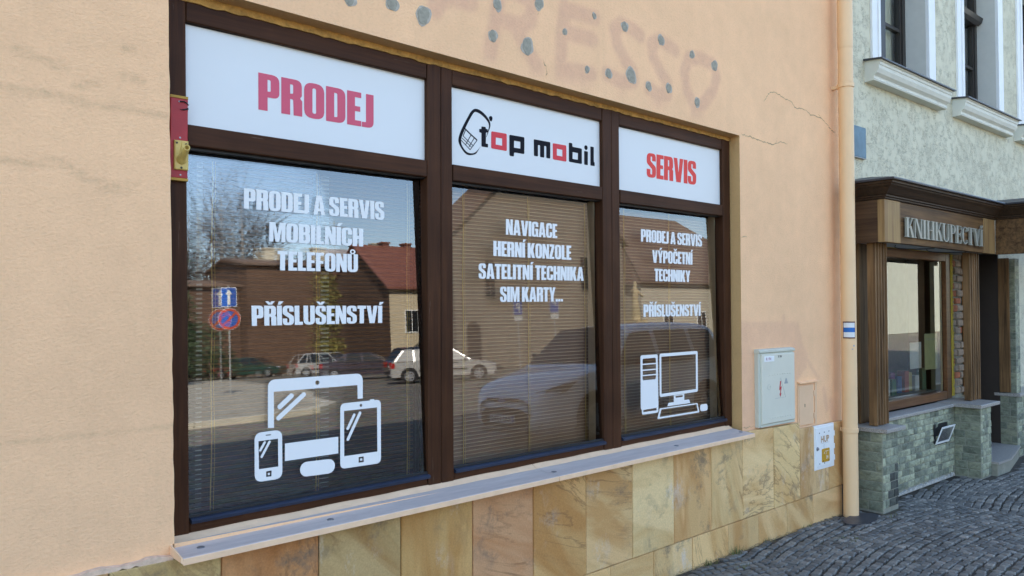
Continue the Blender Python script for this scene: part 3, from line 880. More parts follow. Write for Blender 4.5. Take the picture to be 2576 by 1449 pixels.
# ================================================================ condensed heavy lettering
GL = {
 'A': (.58, [[(0,0),(.21,0),(.228,.17),(.352,.17),(.37,0),(.58,0),(.42,1),(.16,1)]], [[(.248,.32),(.332,.32),(.29,.76)]]),
 'B': (.53, [[(0,0),(.53,0,.16),(.53,.46,.09),(.47,.52,.03),(.52,.57,.09),(.52,1,.16),(0,1)]], [[(.22,.15),(.31,.15,.04),(.31,.44,.04),(.22,.44)], [(.22,.59),(.30,.59,.04),(.30,.85,.04),(.22,.85)]]),
 'C': (.52, [[(0,0,.22),(.52,0,.22),(.52,.39),(.31,.39),(.31,.14,.05),(.21,.14,.05),(.21,.86,.05),(.31,.86,.05),(.31,.63),(.52,.63),(.52,1,.22),(0,1,.22)]], []),
 'D': (.53, [[(0,0),(.53,0,.2),(.53,1,.2),(0,1)]], [[(.22,.15),(.31,.15,.05),(.31,.85,.05),(.22,.85)]]),
 'E': (.40, [[(0,0),(.40,0),(.40,.16),(.22,.16),(.22,.43),(.37,.43),(.37,.58),(.22,.58),(.22,.84),(.40,.84),(.40,1),(0,1)]], []),
 'F': (.39, [[(0,0),(.22,0),(.22,.41),(.36,.41),(.36,.56),(.22,.56),(.22,.84),(.39,.84),(.39,1),(0,1)]], []),
 'G': (.53, [[(0,0,.22),(.33,0,.08),(.38,.07),(.40,0),(.53,0),(.53,.54),(.28,.54),(.28,.40),(.32,.40),(.32,.14,.05),(.21,.14,.05),(.21,.86,.05),(.32,.86,.05),(.32,.66),(.53,.66),(.53,1,.22),(0,1,.22)]], []),
 'H': (.54, [[(0,0),(.22,0),(.22,.42),(.32,.42),(.32,0),(.54,0),(.54,1),(.32,1),(.32,.60),(.22,.60),(.22,1),(0,1)]], []),
 'I': (.22, [[(0,0),(.22,0),(.22,1),(0,1)]], []),
 'J': (.31, [[(-.03,0),(.31,0,.2),(.31,1),(.09,1),(.09,.15,.03),(-.03,.15)]], []),
 'K': (.57, [[(0,0),(.22,0),(.22,.40),(.34,0),(.57,0),(.42,.53),(.55,1),(.33,1),(.22,.60),(.22,1),(0,1)]], []),
 'L': (.38, [[(0,0),(.38,0),(.38,.16),(.22,.16),(.22,1),(0,1)]], []),
 'M': (.72, [[(0,0),(.18,0),(.18,.66),(.28,0),(.44,0),(.54,.66),(.54,0),(.72,0),(.72,1),(.46,1),(.36,.42),(.26,1),(0,1)]], []),
 'N': (.53, [[(0,0),(.18,0),(.18,.48),(.32,0),(.53,0),(.53,1),(.35,1),(.35,.54),(.21,1),(0,1)]], []),
 'O': (.53, [[(0,0,.22),(.53,0,.22),(.53,1,.22),(0,1,.22)]], [[(.215,.14,.05),(.315,.14,.05),(.315,.86,.05),(.215,.86,.05)]]),
 'P': (.51, [[(0,0),(.22,0),(.22,.37),(.51,.37,.18),(.51,1,.18),(0,1)]], [[(.22,.53),(.30,.53,.04),(.30,.85,.04),(.22,.85)]]),
 'R': (.53, [[(0,0),(.22,0),(.22,.44),(.30,.44,.05),(.31,0),(.53,0),(.53,.43,.07),(.47,.50,.03),(.52,.56,.1),(.52,1,.17),(0,1)]], [[(.22,.59),(.30,.59,.04),(.30,.85,.04),(.22,.85)]]),
 'S': (.51, [[(0,0,.2),(.51,0,.2),(.51,.45,.15),(.21,.68,.05),(.21,.87,.04),(.30,.87,.04),(.30,.69),(.50,.69),(.50,1,.2),(0,1,.2),(0,.58,.15),(.30,.35,.05),(.30,.13,.04),(.20,.13,.04),(.20,.34),(0,.34)]], []),
 'T': (.45, [[(.115,0),(.335,0),(.335,.83),(.45,.83),(.45,1),(0,1),(0,.83),(.115,.83)]], []),
 'U': (.53, [[(0,0,.22),(.53,0,.22),(.53,1),(.315,1),(.315,.14,.05),(.215,.14,.05),(.215,1),(0,1)]], []),
 'V': (.57, [[(.155,0),(.415,0),(.57,1),(.36,1),(.285,.36),(.21,1),(0,1)]], []),
 'Y': (.54, [[(.16,0),(.38,0),(.38,.42),(.54,1),(.345,1),(.27,.64),(.195,1),(0,1),(.16,.42)]], []),
 'Z': (.41, [[(0,0),(.40,0),(.40,.16),(.21,.16),(.40,.84),(.40,1),(.02,1),(.02,.84),(.19,.84),(0,.16)]], []),
 '.': (.19, [[(0,0),(.18,0),(.18,.17),(0,.17)]], []),
}
ACC = {'Í': ('I', 'a'), 'Ý': ('Y', 'a'), 'Ř': ('R', 'c'), 'Š': ('S', 'c'), 'Č': ('C', 'c'), 'Ů': ('U', 'r')}
def glyph(ch):
    acc = None
    if ch in ACC: ch, acc = ACC[ch]
    w, outs, holes = GL[ch]
    shapes = [(fillet(o), [fillet(h) for h in holes] if i == 0 else []) for i, o in enumerate(outs)]
    c = w / 2
    if acc == 'a':
        shapes.append(([(c - .07, 1.05), (c + .05, 1.05), (c + .20, 1.22), (c - .02, 1.22)], []))
    elif acc == 'c':
        shapes.append(([(c - .08, 1.05), (c + .08, 1.05), (c + .21, 1.22), (c + .07, 1.22), (c, 1.14), (c - .07, 1.22), (c - .21, 1.22)], []))
    elif acc == 'r':
        shapes.append((circ(c, 1.13, .14, 20), [circ(c, 1.13, .065, 16)]))
    return w, shapes
def word(name, txt, quad, y, yf, mat, parent, thick=0.0012, gap=.035, space=.17):
    """quad: TL, TR, BR, BL world (x,z) of the cap-height band"""
    x = 0; items = []
    for ch in txt:
        if ch == ' ': x += space; continue
        w, sh = glyph(ch)
        items.append((x, sh)); x += w + gap
    W = x - gap
    TL, TR, BR, BL = [Vector(q) for q in quad]
    def mp(p):
        u, v = p[0] / W, p[1]
        q = (BL.lerp(BR, u)).lerp(TL.lerp(TR, u), v) if v <= 1 else (BL.lerp(BR, u)) + ((TL.lerp(TR, u)) - BL.lerp(BR, u)) * v
        return (q.x, q.y)
    mb = MB()
    for ox, sh in items:
        for o, hs in sh:
            mb.poly_y([mp((p[0] + ox, p[1])) for p in o], y, y + thick, [[mp((p[0] + ox, p[1])) for p in h] for h in hs], yf)
    return mb.build(name, mat, parent)

GF = gy
Y0 = -0.0018
V = M['white_vinyl']
W1, W2, W3 = wins
word("lettering", "PRODEJ", [(1.241, 2.397), (1.746, 2.396), (1.746, 2.255), (1.242, 2.255)], 0.0898, None, M['pink_red_vinyl'], W1, gap=.05)
word("lettering", "SERVIS", [(3.545, 2.378), (4.014, 2.380), (4.012, 2.236), (3.543, 2.238)], 0.0898, None, M['red_vinyl'], W3)
for w, txt, q in [
 (W1, "PRODEJ A SERVIS", [(1.2, 1.955), (1.818, 1.953), (1.818, 1.875), (1.199, 1.877)]),
 (W1, "MOBILNÍCH", [(1.3, 1.833), (1.713, 1.831), (1.712, 1.756), (1.298, 1.757)]),
 (W1, "TELEFONŮ", [(1.332, 1.722), (1.686, 1.722), (1.685, 1.647), (1.331, 1.646)]),
 (W1, "PŘÍSLUŠENSTVÍ", [(1.225, 1.509), (1.80, 1.507), (1.798, 1.434), (1.226, 1.432)]),
 (W2, "NAVIGACE", [(2.509, 1.928), (2.858, 1.926), (2.855, 1.852), (2.506, 1.851)]),
 (W2, "HERNÍ KONZOLE", [(2.426, 1.817), (2.956, 1.818), (2.953, 1.743), (2.424, 1.744)]),
 (W2, "SATELITNÍ TECHNIKA", [(2.332, 1.706), (3.045, 1.708), (3.042, 1.635), (2.33, 1.633)]),
 (W2, "SIM KARTY...", [(2.461, 1.597), (2.887, 1.598), (2.884, 1.526), (2.459, 1.523)]),
 (W3, "PRODEJ A SERVIS", [(3.528, 1.941), (4.113, 1.94), (4.109, 1.866), (3.524, 1.869)]),
 (W3, "VÝPOČETNÍ", [(3.623, 1.824), (4.008, 1.825), (4.004, 1.751), (3.62, 1.751)]),
 (W3, "TECHNIKY", [(3.638, 1.717), (3.979, 1.714), (3.975, 1.644), (3.634, 1.644)]),
 (W3, "PŘÍSLUŠENSTVÍ", [(3.528, 1.509), (4.072, 1.508), (4.068, 1.438), (3.525, 1.438)])]:
    word("lettering", txt, q, Y0, GF, V, w)

# ---------------------------------------------------------------- device pictograms on the panes
def rq(q, r): return fillet([(p[0], p[1], r) for p in q], 6)
def pict(name, parts, parent):
    mb = MB()
    for o, hs in parts: mb.poly_y(o, Y0, Y0 + 0.0012, hs, GF)
    return mb.build(name, V, parent)
big = [(1.285, 1.043), (1.287, 1.225, .03), (1.7, 1.226, .03), (1.698, 1.122), (1.674, 1.122), (1.674, 1.179), (1.31, 1.178), (1.309, 1.040)]
pict("monitor_pictogram", [(fillet(big, 7), [circ(1.493, 1.201, .009)]), ([(1.353, 0.976), (1.582, 0.977), (1.581, 0.91), (1.352, 0.909)], []),
    (capsule((1.4425, 0.866), (1.537, 0.864), .0285), []), (capsule((1.334, 1.119), (1.382, 1.157), .0098), []), (capsule((1.328, 1.076), (1.434, 1.158), .0092), [])], W1)
pict("tablet_pictogram", [(rq([(1.589, 0.846), (1.594, 1.109), (1.785, 1.111), (1.78, 0.845)], .022), [[(1.61, 1.078), (1.766, 1.079), (1.764, 0.895), (1.608, 0.895)], circ(1.689, 1.094, .0062, 14), [(1.674, 0.883), (1.698, 0.883), (1.698, 0.86), (1.674, 0.86)]]),
    ([(1.681, 0.876), (1.691, 0.876), (1.691, 0.867), (1.681, 0.867)], []), ([(1.732, 1.1102), (1.7325, 1.115), (1.752, 1.115), (1.7515, 1.1105)], []),
    (capsule((1.626, 1.005), (1.657, 1.058), .0058), []), (capsule((1.626, 0.961), (1.684, 1.063), .0062), [])], W1)
pict("phone_pictogram", [(rq([(1.231, 0.845), (1.232, 1.029), (1.342, 1.031), (1.341, 0.845)], .028), [[(1.247, 0.997), (1.325, 0.998), (1.325, 0.892), (1.248, 0.892)], [(1.276, 1.018), (1.297, 1.018), (1.297, 1.014), (1.276, 1.014)], [(1.276, 0.88), (1.298, 0.881), (1.297, 0.859), (1.276, 0.859)]]),
    ([(1.283, 0.873), (1.291, 0.873), (1.291, 0.865), (1.283, 0.865)], []), (capsule((1.254, 0.962), (1.272, 0.99), .0045), []), (capsule((1.259, 0.937), (1.291, 0.99), .0045), [])], W1)
bars = [[(3.504, 1.202, .012), (3.624, 1.202, .012), (3.622, 1.173), (3.503, 1.173)], [(3.502, 1.166), (3.622, 1.166), (3.621, 1.140), (3.501, 1.140)],
        [(3.501, 1.133), (3.621, 1.133), (3.620, 1.110), (3.500, 1.110)], [(3.499, 1.103), (3.619, 1.103), (3.618, 1.080, .012), (3.498, 1.080, .012)]]
pict("computer_pictogram", [(fillet([(3.487, 1.221, .012), (3.64, 1.221, .012), (3.631, 0.922), (3.627, 0.888, .01), (3.484, 0.888, .01), (3.484, 0.914), (3.475, 0.926)]), [fillet(b) for b in bars] + [[(3.496, 0.914), (3.614, 0.916), (3.614, 0.902), (3.495, 0.902)]]),
    (rq([(3.657, 1.223), (4.025, 1.225), (4.013, 0.979), (3.646, 0.974)], .014), [[(3.672, 1.205), (4.006, 1.207), (3.995, 0.996), (3.663, 0.992)]]),
    ([(3.777, 0.9738), (3.877, 0.9752), (3.876, 0.94), (3.922, 0.939), (3.933, 0.917), (3.713, 0.916), (3.725, 0.935), (3.775, 0.935)], [rq([(3.793, 0.970), (3.863, 0.970), (3.863, 0.959), (3.792, 0.959)], .005)]),
    (rq([(3.643, 0.91), (4.004, 0.911), (4.022, 0.853), (3.618, 0.851)], .006), [[(3.657, 0.903), (3.994, 0.904), (4.006, 0.863), (3.638, 0.861)]]),
    (rq([(4.03, 0.898), (4.106, 0.899), (4.106, 0.858), (4.03, 0.857)], .018), [])], W3)

# ---------------------------------------------------------------- phone shop logo on the middle sign panel
def flat(name, parts, mat, parent, y=0.0898):
    if name == "logo_letters":
        for o, hs in parts: MB().poly_y(o, y, y + 0.001, hs).build("logo_letter", mat, parent)
        return
    mb = MB()
    for o, hs in parts: mb.poly_y(o, y, y + 0.001, hs)
    return mb.build(name, mat, parent)
R = .007
rs = lambda q, r=R: fillet([(p[0], p[1], r) for p in q], 4)
flat("logo_letters", [
  (rs([(2.331, 2.35), (2.357, 2.351), (2.357, 2.342), (2.369, 2.342), (2.369, 2.327), (2.358, 2.325), (2.357, 2.272), (2.371, 2.272), (2.37, 2.255), (2.331, 2.255), (2.331, 2.32), (2.318, 2.32), (2.318, 2.337), (2.331, 2.337)], .004), []),
  (rs([(2.505, 2.335), (2.603, 2.336), (2.602, 2.252), (2.534, 2.253), (2.534, 2.232), (2.505, 2.232)]), [[(2.535, 2.31), (2.576, 2.31), (2.576, 2.276), (2.534, 2.276)]]),
  (rs([(2.666, 2.335), (2.78, 2.335), (2.779, 2.251), (2.752, 2.251), (2.752, 2.311), (2.737, 2.311), (2.737, 2.251), (2.709, 2.251), (2.709, 2.31), (2.694, 2.31), (2.694, 2.252), (2.667, 2.252)], .005), []),
  (rs([(2.914, 2.351), (2.939, 2.351), (2.939, 2.332), (3.01, 2.332), (3.01, 2.25), (2.914, 2.251)]), [[(2.941, 2.305), (2.981, 2.305), (2.98, 2.269), (2.94, 2.269)]]),
  (rs([(3.028, 2.322), (3.056, 2.322), (3.055, 2.249), (3.028, 2.249)], .005), []), (circ(3.042, 2.341, .0125, 18), []),
  (rs([(3.076, 2.352), (3.102, 2.352), (3.102, 2.271), (3.108, 2.27), (3.108, 2.25), (3.076, 2.25)], .004), [])], M['black_vinyl'], W2)
flat("logo_letters", [(rs([(2.391, 2.336), (2.488, 2.337), (2.488, 2.253), (2.39, 2.254)]), [[(2.419, 2.31), (2.459, 2.31), (2.459, 2.275), (2.418, 2.276)]]),
  (rs([(2.798, 2.333), (2.895, 2.333), (2.895, 2.249), (2.798, 2.25)]), [[(2.826, 2.308), (2.866, 2.307), (2.866, 2.272), (2.826, 2.273)]])], M['logo_red'], W2)
PO = [(2.323, 2.253), (2.3, 2.219), (2.275, 2.208), (2.247, 2.206), (2.222, 2.221), (2.198, 2.253), (2.197, 2.281), (2.216, 2.325), (2.247, 2.377), (2.272, 2.414), (2.297, 2.428), (2.329, 2.423), (2.362, 2.403), (2.382, 2.38), (2.385, 2.358), (2.372, 2.327), (2.361, 2.303)]
PI_ = [(2.32, 2.248), (2.296, 2.224), (2.268, 2.215), (2.24, 2.22), (2.215, 2.245), (2.211, 2.274), (2.23, 2.318), (2.261, 2.373), (2.286, 2.408), (2.304, 2.413), (2.333, 2.404), (2.361, 2.386), (2.375, 2.37), (2.377, 2.354), (2.369, 2.33), (2.36, 2.304)]
def crv(l):
    out = []
    for i in range(len(l) - 1):
        p0, p1, p2, p3 = (Vector(l[max(i - 1, 0)]), Vector(l[i]), Vector(l[i + 1]), Vector(l[min(i + 2, len(l) - 1)]))
        for k in range(4):
            t = k / 4
            q = 0.5 * ((2 * p1) + (p2 - p0) * t + (2 * p0 - 5 * p1 + 4 * p2 - p3) * t * t + (3 * p1 - p0 - 3 * p2 + p3) * t ** 3)
            out.append((q.x, q.y))
    return out + [l[-1]]
def ribbon(pts, w):
    vs = [Vector(p) for p in pts]
    L = []; Rr = []
    for i, p in enumerate(vs):
        d = (vs[min(i + 1, len(vs) - 1)] - vs[max(i - 1, 0)]).normalized()
        nn = Vector((-d.y, d.x)) * w
        L.append(tuple(p + nn)); Rr.append(tuple(p - nn))
    return L + Rr[::-1]
flat("logo_phone", [(crv(PO) + crv(PI_)[::-1], []), (rs([(2.376, 2.399), (2.383, 2.407), (2.393, 2.408), (2.399, 2.401), (2.397, 2.390), (2.391, 2.381), (2.382, 2.386)], .004), []),
  (ribbon([(2.232, 2.326), (2.262, 2.306), (2.305, 2.281)], .003), []), (ribbon([(2.222, 2.290), (2.253, 2.270), (2.283, 2.251)], .0016), []), (ribbon([(2.236, 2.318), (2.222, 2.290)], .0018), []),
  (ribbon([(2.305, 2.281), (2.262, 2.230)], .0016), []), (ribbon([(2.268, 2.300), (2.236, 2.250)], .0016), []), (ribbon([(2.288, 2.290), (2.256, 2.243)], .0016), []), (ribbon([(2.208, 2.270), (2.262, 2.232)], .0016), []), (ribbon([(2.215, 2.28), (2.27, 2.245)], .0014), [])], M['black_vinyl'], W2)

# ================================================================ venetian blinds behind the panes
def blind(idx, x0, x1, ztop, zbot, tilt, mat, cords, label, y=0.213):
    t = thing("venetian_blind", label, "blind", ((x0 + x1) / 2, y, zbot), 0, "venetian blinds behind the shop windows")
    w = 0.0255
    prof = []
    for k in range(7):
        u = -0.5 + k / 6
        prof.append((u * w, -0.0075 * (1 - (2 * u) ** 2)))
    L = (x1 - x0) / 2
    mb = MB()
    ca, sa = cos(tilt), sin(tilt)
    row = lambda X: [(X, a * ca - b * sa, -(a * sa + b * ca)) if False else (X, a * ca + b * sa, a * sa * 1.0 + b * ca) for a, b in prof]
    A, B = row(-L), row(L)
    vs = A + B
    mb.add(vs, [(i, 7 + i, 8 + i, 1 + i) for i in range(6)])
    me = mb.mesh("slat"); me.materials.append(mat); me.materials.append(M['slat_edge_light'] if mat is M['slat'] else M['slat_shaded_edge_light'])
    me.polygons[0].material_index = 1; me.polygons[1].material_index = 1  # lower band of each slat takes the painted edge highlight
    me.polygons.foreach_set("use_smooth", [True] * len(me.polygons))
    rnd = random.Random(idx)
    pitch = 0.0178
    nn = int((ztop - 0.03 - zbot) / pitch)
    for k in range(nn):
        place("slat", me, t, ((x0 + x1) / 2 + rnd.uniform(-.001, .001), y, zbot + 0.012 + k * pitch), (rnd.uniform(-.05, .05), rnd.uniform(-.0012, .0012), 0))
    MB().box((x0, y - 0.014, ztop - 0.032), (x1, y + 0.014, ztop)).build("head_rail", M['headrail'], t)
    MB().box((x0, y - 0.010, zbot - 0.006), (x1, y + 0.010, zbot + 0.004)).build("bottom_rail", mat, t)
    for cx in cords:
        pts = [(cx + 0.002 * sin(z * 13 + cx), y - 0.016, z) for z in frange(zbot - 0.01, ztop - 0.03, 24)]
        MB().tube(pts, 0.0023, 5).build("pull_cord", M['cord'], t)
        MB().tube([(p[0] + 0.011 + 0.001 * sin(p[2] * 9), p[1], p[2]) for p in pts], 0.0010, 4).build("ladder_cord", M['cord'], t)
    return t
blind(1, 1.03, 2.062, 2.085, 0.735, radians(14), M['slat_shaded'], (1.108, 1.54, 1.985), "open shade-darkened venetian blind with golden cords inside the left shop window")
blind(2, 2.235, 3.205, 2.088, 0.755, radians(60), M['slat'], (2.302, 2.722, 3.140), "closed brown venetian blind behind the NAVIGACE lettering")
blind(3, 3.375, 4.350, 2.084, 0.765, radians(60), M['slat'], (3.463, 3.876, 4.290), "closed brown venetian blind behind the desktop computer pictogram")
dp = thing("display_backdrop", "brown backdrop board on pale posts behind the open blind of the left window", "display board", (1.55, 0.30, 0.60))
MB().box((1.085, 0.300, 0.60), (2.10, 0.315, 2.60)).build("board", M['panel_back'], dp)
for x0, x1 in ((1.060, 1.083), (1.575, 1.612), (2.12, 2.15)):
    MB().box((x0, 0.227, 0.60), (x1, 0.299, 2.60)).build("post", M['post'], dp)
# ================================================================ things fixed to the shop wall
fh = thing("flag_holder", "red painted board with a yellow plastic flag holder screwed to the left window post", "flag holder", (0.935, 0.066, 2.1))
MB().bbox((0.906, 0.048, 1.957), (0.966, 0.0665, 2.238), 0.002).build("board", M['red_board'], fh)
MB().box((0.905, 0.047, 2.238), (0.966, 0.0665, 2.247)).box((0.907, 0.047, 1.948), (0.967, 0.0665, 1.957)).build("board_edge", M['yellow_edge'], fh)
hp = MB()
hp.bbox((0.9175, 0.038, 1.985), (0.9655, 0.0478, 2.088), 0.003)
pl = hp.build("plate", M['yellow_pl'], fh)
MB().loft([[(0.941 + r * cos(a), 0.0378 - d, 2.020 + k * d + r * sin(a)) for a in frange(0, 2 * pi, 16)[:-1]] for r, d, k in ((0.019, -0.002, 0), (0.015, 0.006, 0.25), (0.0115, 0.016, 0.5), (0.0105, 0.055, 0.62), (0.0105, 0.056, 0.62), (0.0075, 0.0555, 0.62), (0.0075, 0.03, 0.6))]).build("socket", M['yellow_pl'], fh, smooth=False)
MB().loft([[(0.9415 - w, 0.0382, z), (0.9415, 0.0382 - h, z), (0.9415 + w, 0.0382, z)] for w, h, z in ((0.001, 0.001, 2.082), (0.006, 0.006, 2.055), (0.010, 0.010, 2.030))]).build("rib", M['yellow_pl'], fh)
for x, z in ((0.925, 2.078), (0.957, 2.076), (0.941, 1.992)):
    MB().loft([[(x + r * cos(a), y, z + r * sin(a)) for a in frange(0, 2 * pi, 10)[:-1]] for r, y in ((0.004, 0.0381), (0.0038, 0.0365), (0.001, 0.0363))]).build("screw", M['dark_fill'], fh)
for x, z in ((0.936, 2.226), (0.939, 2.099), (0.941, 1.968)):
    MB().loft([[(x + r * cos(a), y, z + r * sin(a)) for a in frange(0, 2 * pi, 10)[:-1]] for r, y in ((0.0035, 0.0481), (0.003, 0.0465), (0.001, 0.0464))]).build("screw", M['metal'], fh)
MB().tube([(0.936, 0.0455, 2.226), (0.950, 0.043, 2.2275), (0.960, 0.046, 2.224), (0.968, 0.05, 2.218)], 0.0022, 5).tube([(0.938, 0.046, 2.198), (0.950, 0.043, 2.1985), (0.966, 0.047, 2.205)], [0.0005, 0.0022, 0.003], 5).build("wire_end", M['gasket'], fh)

# ---------------------------------------------------------------- downpipe
PX, PY, PR = 5.560, -0.100, 0.051
dpipe = thing("downpipe", "peach painted rain downpipe with a blue and white trail mark between the two buildings", "downpipe", (PX, PY, 0.0))
def ringp(x, y, z, r, n=28): return [(x + r * cos(2 * pi * k / n), y + r * sin(2 * pi * k / n), z) for k in range(n)]
def pipe_sec(z0, z1, r0, r1=None, x0=PX, x1=PX):
    r1 = r1 or r0
    return MB().loft([ringp(x0, PY, z0, r0), ringp(x1, PY, z1, r1)], caps=False).build("pipe_length", M['pipe'], dpipe, smooth=False)
import itertools
for (z0, z1, r0_, r1_) in ((-0.01, 0.615, PR + .0006, PR + .0006), (0.612, 0.915, PR + 0.0008, PR + .0002), (0.913, 2.30, PR + 0.0006, PR), (2.299, 3.11, PR + 0.0006, PR), (3.105, 3.36, PR + .001, PR - .0005), (3.357, 9.3, PR + .0015, PR)):
    o = pipe_sec(z0, z1, r0_, r1_)
    for p in o.data.polygons: p.use_smooth = len(p.vertices) == 4
for z in (0.605, 3.085, 6.0):
    mb = MB()
    mb.loft([ringp(PX, PY, z - 0.016, PR + 0.004), ringp(PX, PY, z - 0.014, PR + 0.006), ringp(PX, PY, z + 0.014, PR + 0.006), ringp(PX, PY, z + 0.016, PR + 0.004)])
    mb.box((PX - 0.012, PY + 0.04, z - 0.012), (PX + 0.012, 0.01, z + 0.012))
    mb.build("pipe_clamp", M['pipe'], dpipe)
def on_pipe(name, mat, a0, a1, z0, z1, r, n=10):
    """patch of paint on the pipe between two angles (degrees, 270 = towards the street)"""
    mb = MB()
    A = [radians(a0 + (a1 - a0) * k / n) for k in range(n + 1)]
    vs = [(PX + r * cos(a), PY + r * sin(a), z0) for a in A] + [(PX + r * cos(a), PY + r * sin(a), z1) for a in A]
    mb.add(vs, [(k, k + 1, n + 2 + k, n + 1 + k) for k in range(n)])
    return mb.build(name, mat, dpipe)
a0, a1 = 157, 250
on_pipe("trail_mark_border", M['brown_paint'], a0 + 4, a1 + 6, 1.262, 1.383, PR + 0.0032)
for z0, z1, m_ in ((1.271, 1.307, 'white_paint'), (1.307, 1.340, 'blue_paint'), (1.340, 1.374, 'white_paint')):
    on_pipe("trail_mark_stripe", M[m_], a0 + 10, a1 + 1, z0, z1, PR + 0.0040)
M['chip'] = plain('bare_metal_chip', (0.36, 0.36, 0.36), 0.5, 0.2)
on_pipe("paint_chip", M['chip'], 236, 250, 1.205, 1.216, PR + 0.003)
on_pipe("paint_chip", M['chip'], 226, 236, 1.183, 1.19, PR + 0.003)

# ---------------------------------------------------------------- electricity cabinet
ca = thing("electrical_cabinet", "pale grey electricity meter cabinet marked R194 with a red lightning bolt", "electrical cabinet", (4.70, -0.02, 0.72))
MB().bbox((4.490, -0.030, 0.722), (4.915, 0.02, 1.196), 0.004).build("shell", M['cab_side'], ca)
MB().loft([[(x, -0.034, 1.1935), (x, -0.040, 1.199), (x, -0.040, 1.209), (x, -0.030, 1.217), (x, 0.0, 1.220), (x, 0.0, 1.1935)] for x in (4.486, 4.918)]).build("lid", M['cab_side'], ca)
dr = MB().bbox((4.510, -0.042, 0.740), (4.911, -0.0302, 1.186), 0.005).build("door", M['cab'], ca)
MB().bbox((4.500, -0.036, 0.722), (4.914, -0.0301, 0.737), 0.002).build("base_rail", M['cab_side'], ca)
YD = -0.0425
tag_pl = MB().bbox((4.537, YD - 0.001, 1.138), (4.655, YD + 0.0005, 1.174), 0.001).build("number_plate", M['white_enamel'], ca)
text_part("number_text", "R194", M['violet_text'], tag_pl, (4.556, 1.146, 4.616, 1.166), YD - 0.0016)
text_part("marker_text", "R 194", M['black_vinyl'], dr, (4.703, 1.158, 4.745, 1.175), YD - 0.0004, 0.01)
MB().poly_y([(4.724, 1.005), (4.736, 1.005), (4.726, 0.966), (4.742, 0.972), (4.729, 0.925), (4.738, 0.927), (4.724, 0.902), (4.714, 0.925), (4.722, 0.925), (4.728, 0.953), (4.711, 0.945)], YD - 0.0006, YD).build("lightning_bolt", M['red_mark'], dr)
MB().poly_y([(4.775, 0.985), (4.823, 0.985), (4.803, 1.021), (4.793, 1.021)], YD - 0.0005, YD).build("warning_mark", M['grey_mark'], dr)
MB().poly_y(ribbon([(4.730, 1.025), (4.790, 0.897), (4.665, 0.897)], 0.0011), YD - 0.0005, YD).build("warning_outline", M['grey_mark'], dr)
MB().poly_y(circ(4.590, 0.975, 0.019, 20), YD - 0.0006, YD, [circ(4.592, 0.976, 0.0155, 20)]).poly_y(circ(4.605, 0.978, 0.006, 12), YD - 0.0012, YD).build("lock", M['cab_side'], dr)
for z in (1.052, 0.774):
    mb = MB()
    for i in range(9):
        x = 4.60 + i * 0.031
        mb.loft([[(x + r * cos(a), YD - d, z + r * sin(a)) for a in frange(0, 2 * pi, 8)[:-1]] for r, d in ((0.0042, -0.001), (0.003, 0.0016), (0.0006, 0.002))])
    mb.build("vent_dimples", M['cab'], dr)

# ---------------------------------------------------------------- small meter hatch
ha = thing("meter_hatch", "small peach painted steel hatch with a keyhole beside the grey cabinet", "hatch", (5.13, 0.0, 0.67))
MB().poly_y([(5.005, 0.660), (5.262, 0.660), (5.268, 0.968), (5.010, 0.972)], -0.006, 0.01, [[(5.020, 0.672), (5.240, 0.672), (5.243, 0.955), (5.024, 0.955)]]).build("hatch_frame", M['hatch'], ha)
MB().loft([[(x, -0.024, 0.966), (x, -0.024, 0.971), (x, 0.002, 0.982), (x, 0.002, 0.966)] for x in (5.012, 5.268)]).build("drip_ledge", M['plaster'], ha)
dh = MB().bbox((5.024, -0.010, 0.676), (5.215, 0.002, 0.951), 0.003).build("hatch_door", M['hatch'], ha)
MB().poly_y(fillet([(5.093, 0.800, .002), (5.099, 0.800, .002), (5.100, 0.822, .003), (5.092, 0.822, .003)]), -0.0106, -0.010).build("keyhole", M['gasket'], dh)
MB().box((5.10, -0.012, 0.902), (5.17, -0.0102, 0.906)).build("pressed_ridge", M['hatch'], dh)
for z0, z1 in ((0.868, 0.906), (0.712, 0.750)):
    MB().bbox((5.219, -0.012, z0), (5.238, 0.0, z1), 0.002).build("hinge", M['hatch'], ha)

# ---------------------------------------------------------------- gas box
gb = thing("gas_box", "white gas box door lettered HUP with a yellow T39 plate in the stone base", "gas box", (5.31, -0.03, 0.36))
MB().bbox((5.172, -0.036, 0.357), (5.448, -0.024, 0.664), 0.002).build("box_frame", M['white_enamel'], gb)
gd = MB().bbox((5.186, -0.041, 0.378), (5.437, -0.0362, 0.648), 0.002).build("box_door", M['white_enamel'], gb)
text_part("lettering", "HUP", M['brown_text'], gd, (5.252, 0.541, 5.366, 0.587), -0.0415, 0.03)
yp = MB().poly_y(fillet([(5.262, 0.405, .006), (5.364, 0.405, .006), (5.364, 0.497, .006), (5.262, 0.497, .006)]), -0.046, -0.0411).build("marker_plate", M['yellow'], gd)
text_part("plate_text", "x", M['white_enamel'], yp, (5.281, 0.462, 5.295, 0.476), -0.0465, 0.01)
MB().box((5.300, -0.0465, 0.478), (5.346, -0.0459, 0.481)).box((5.3125, -0.0464, 0.454), (5.3155, -0.0460, 0.478)).build("plate_text", M['white_enamel'], yp)
text_part("plate_text", "39", M['white_enamel'], yp, (5.312, 0.424, 5.342, 0.447), -0.0465, 0.01)
for x, z in ((5.232, 0.610), (5.300, 0.611), (5.366, 0.612), (5.232, 0.398), (5.300, 0.396), (5.272, 0.414), (5.352, 0.412)):
    MB().poly_y(circ(x, z, 0.005, 10), -0.0468 if z == .414 or z == .412 else -0.0414, -0.040).build("hole", M['gasket'], gd)
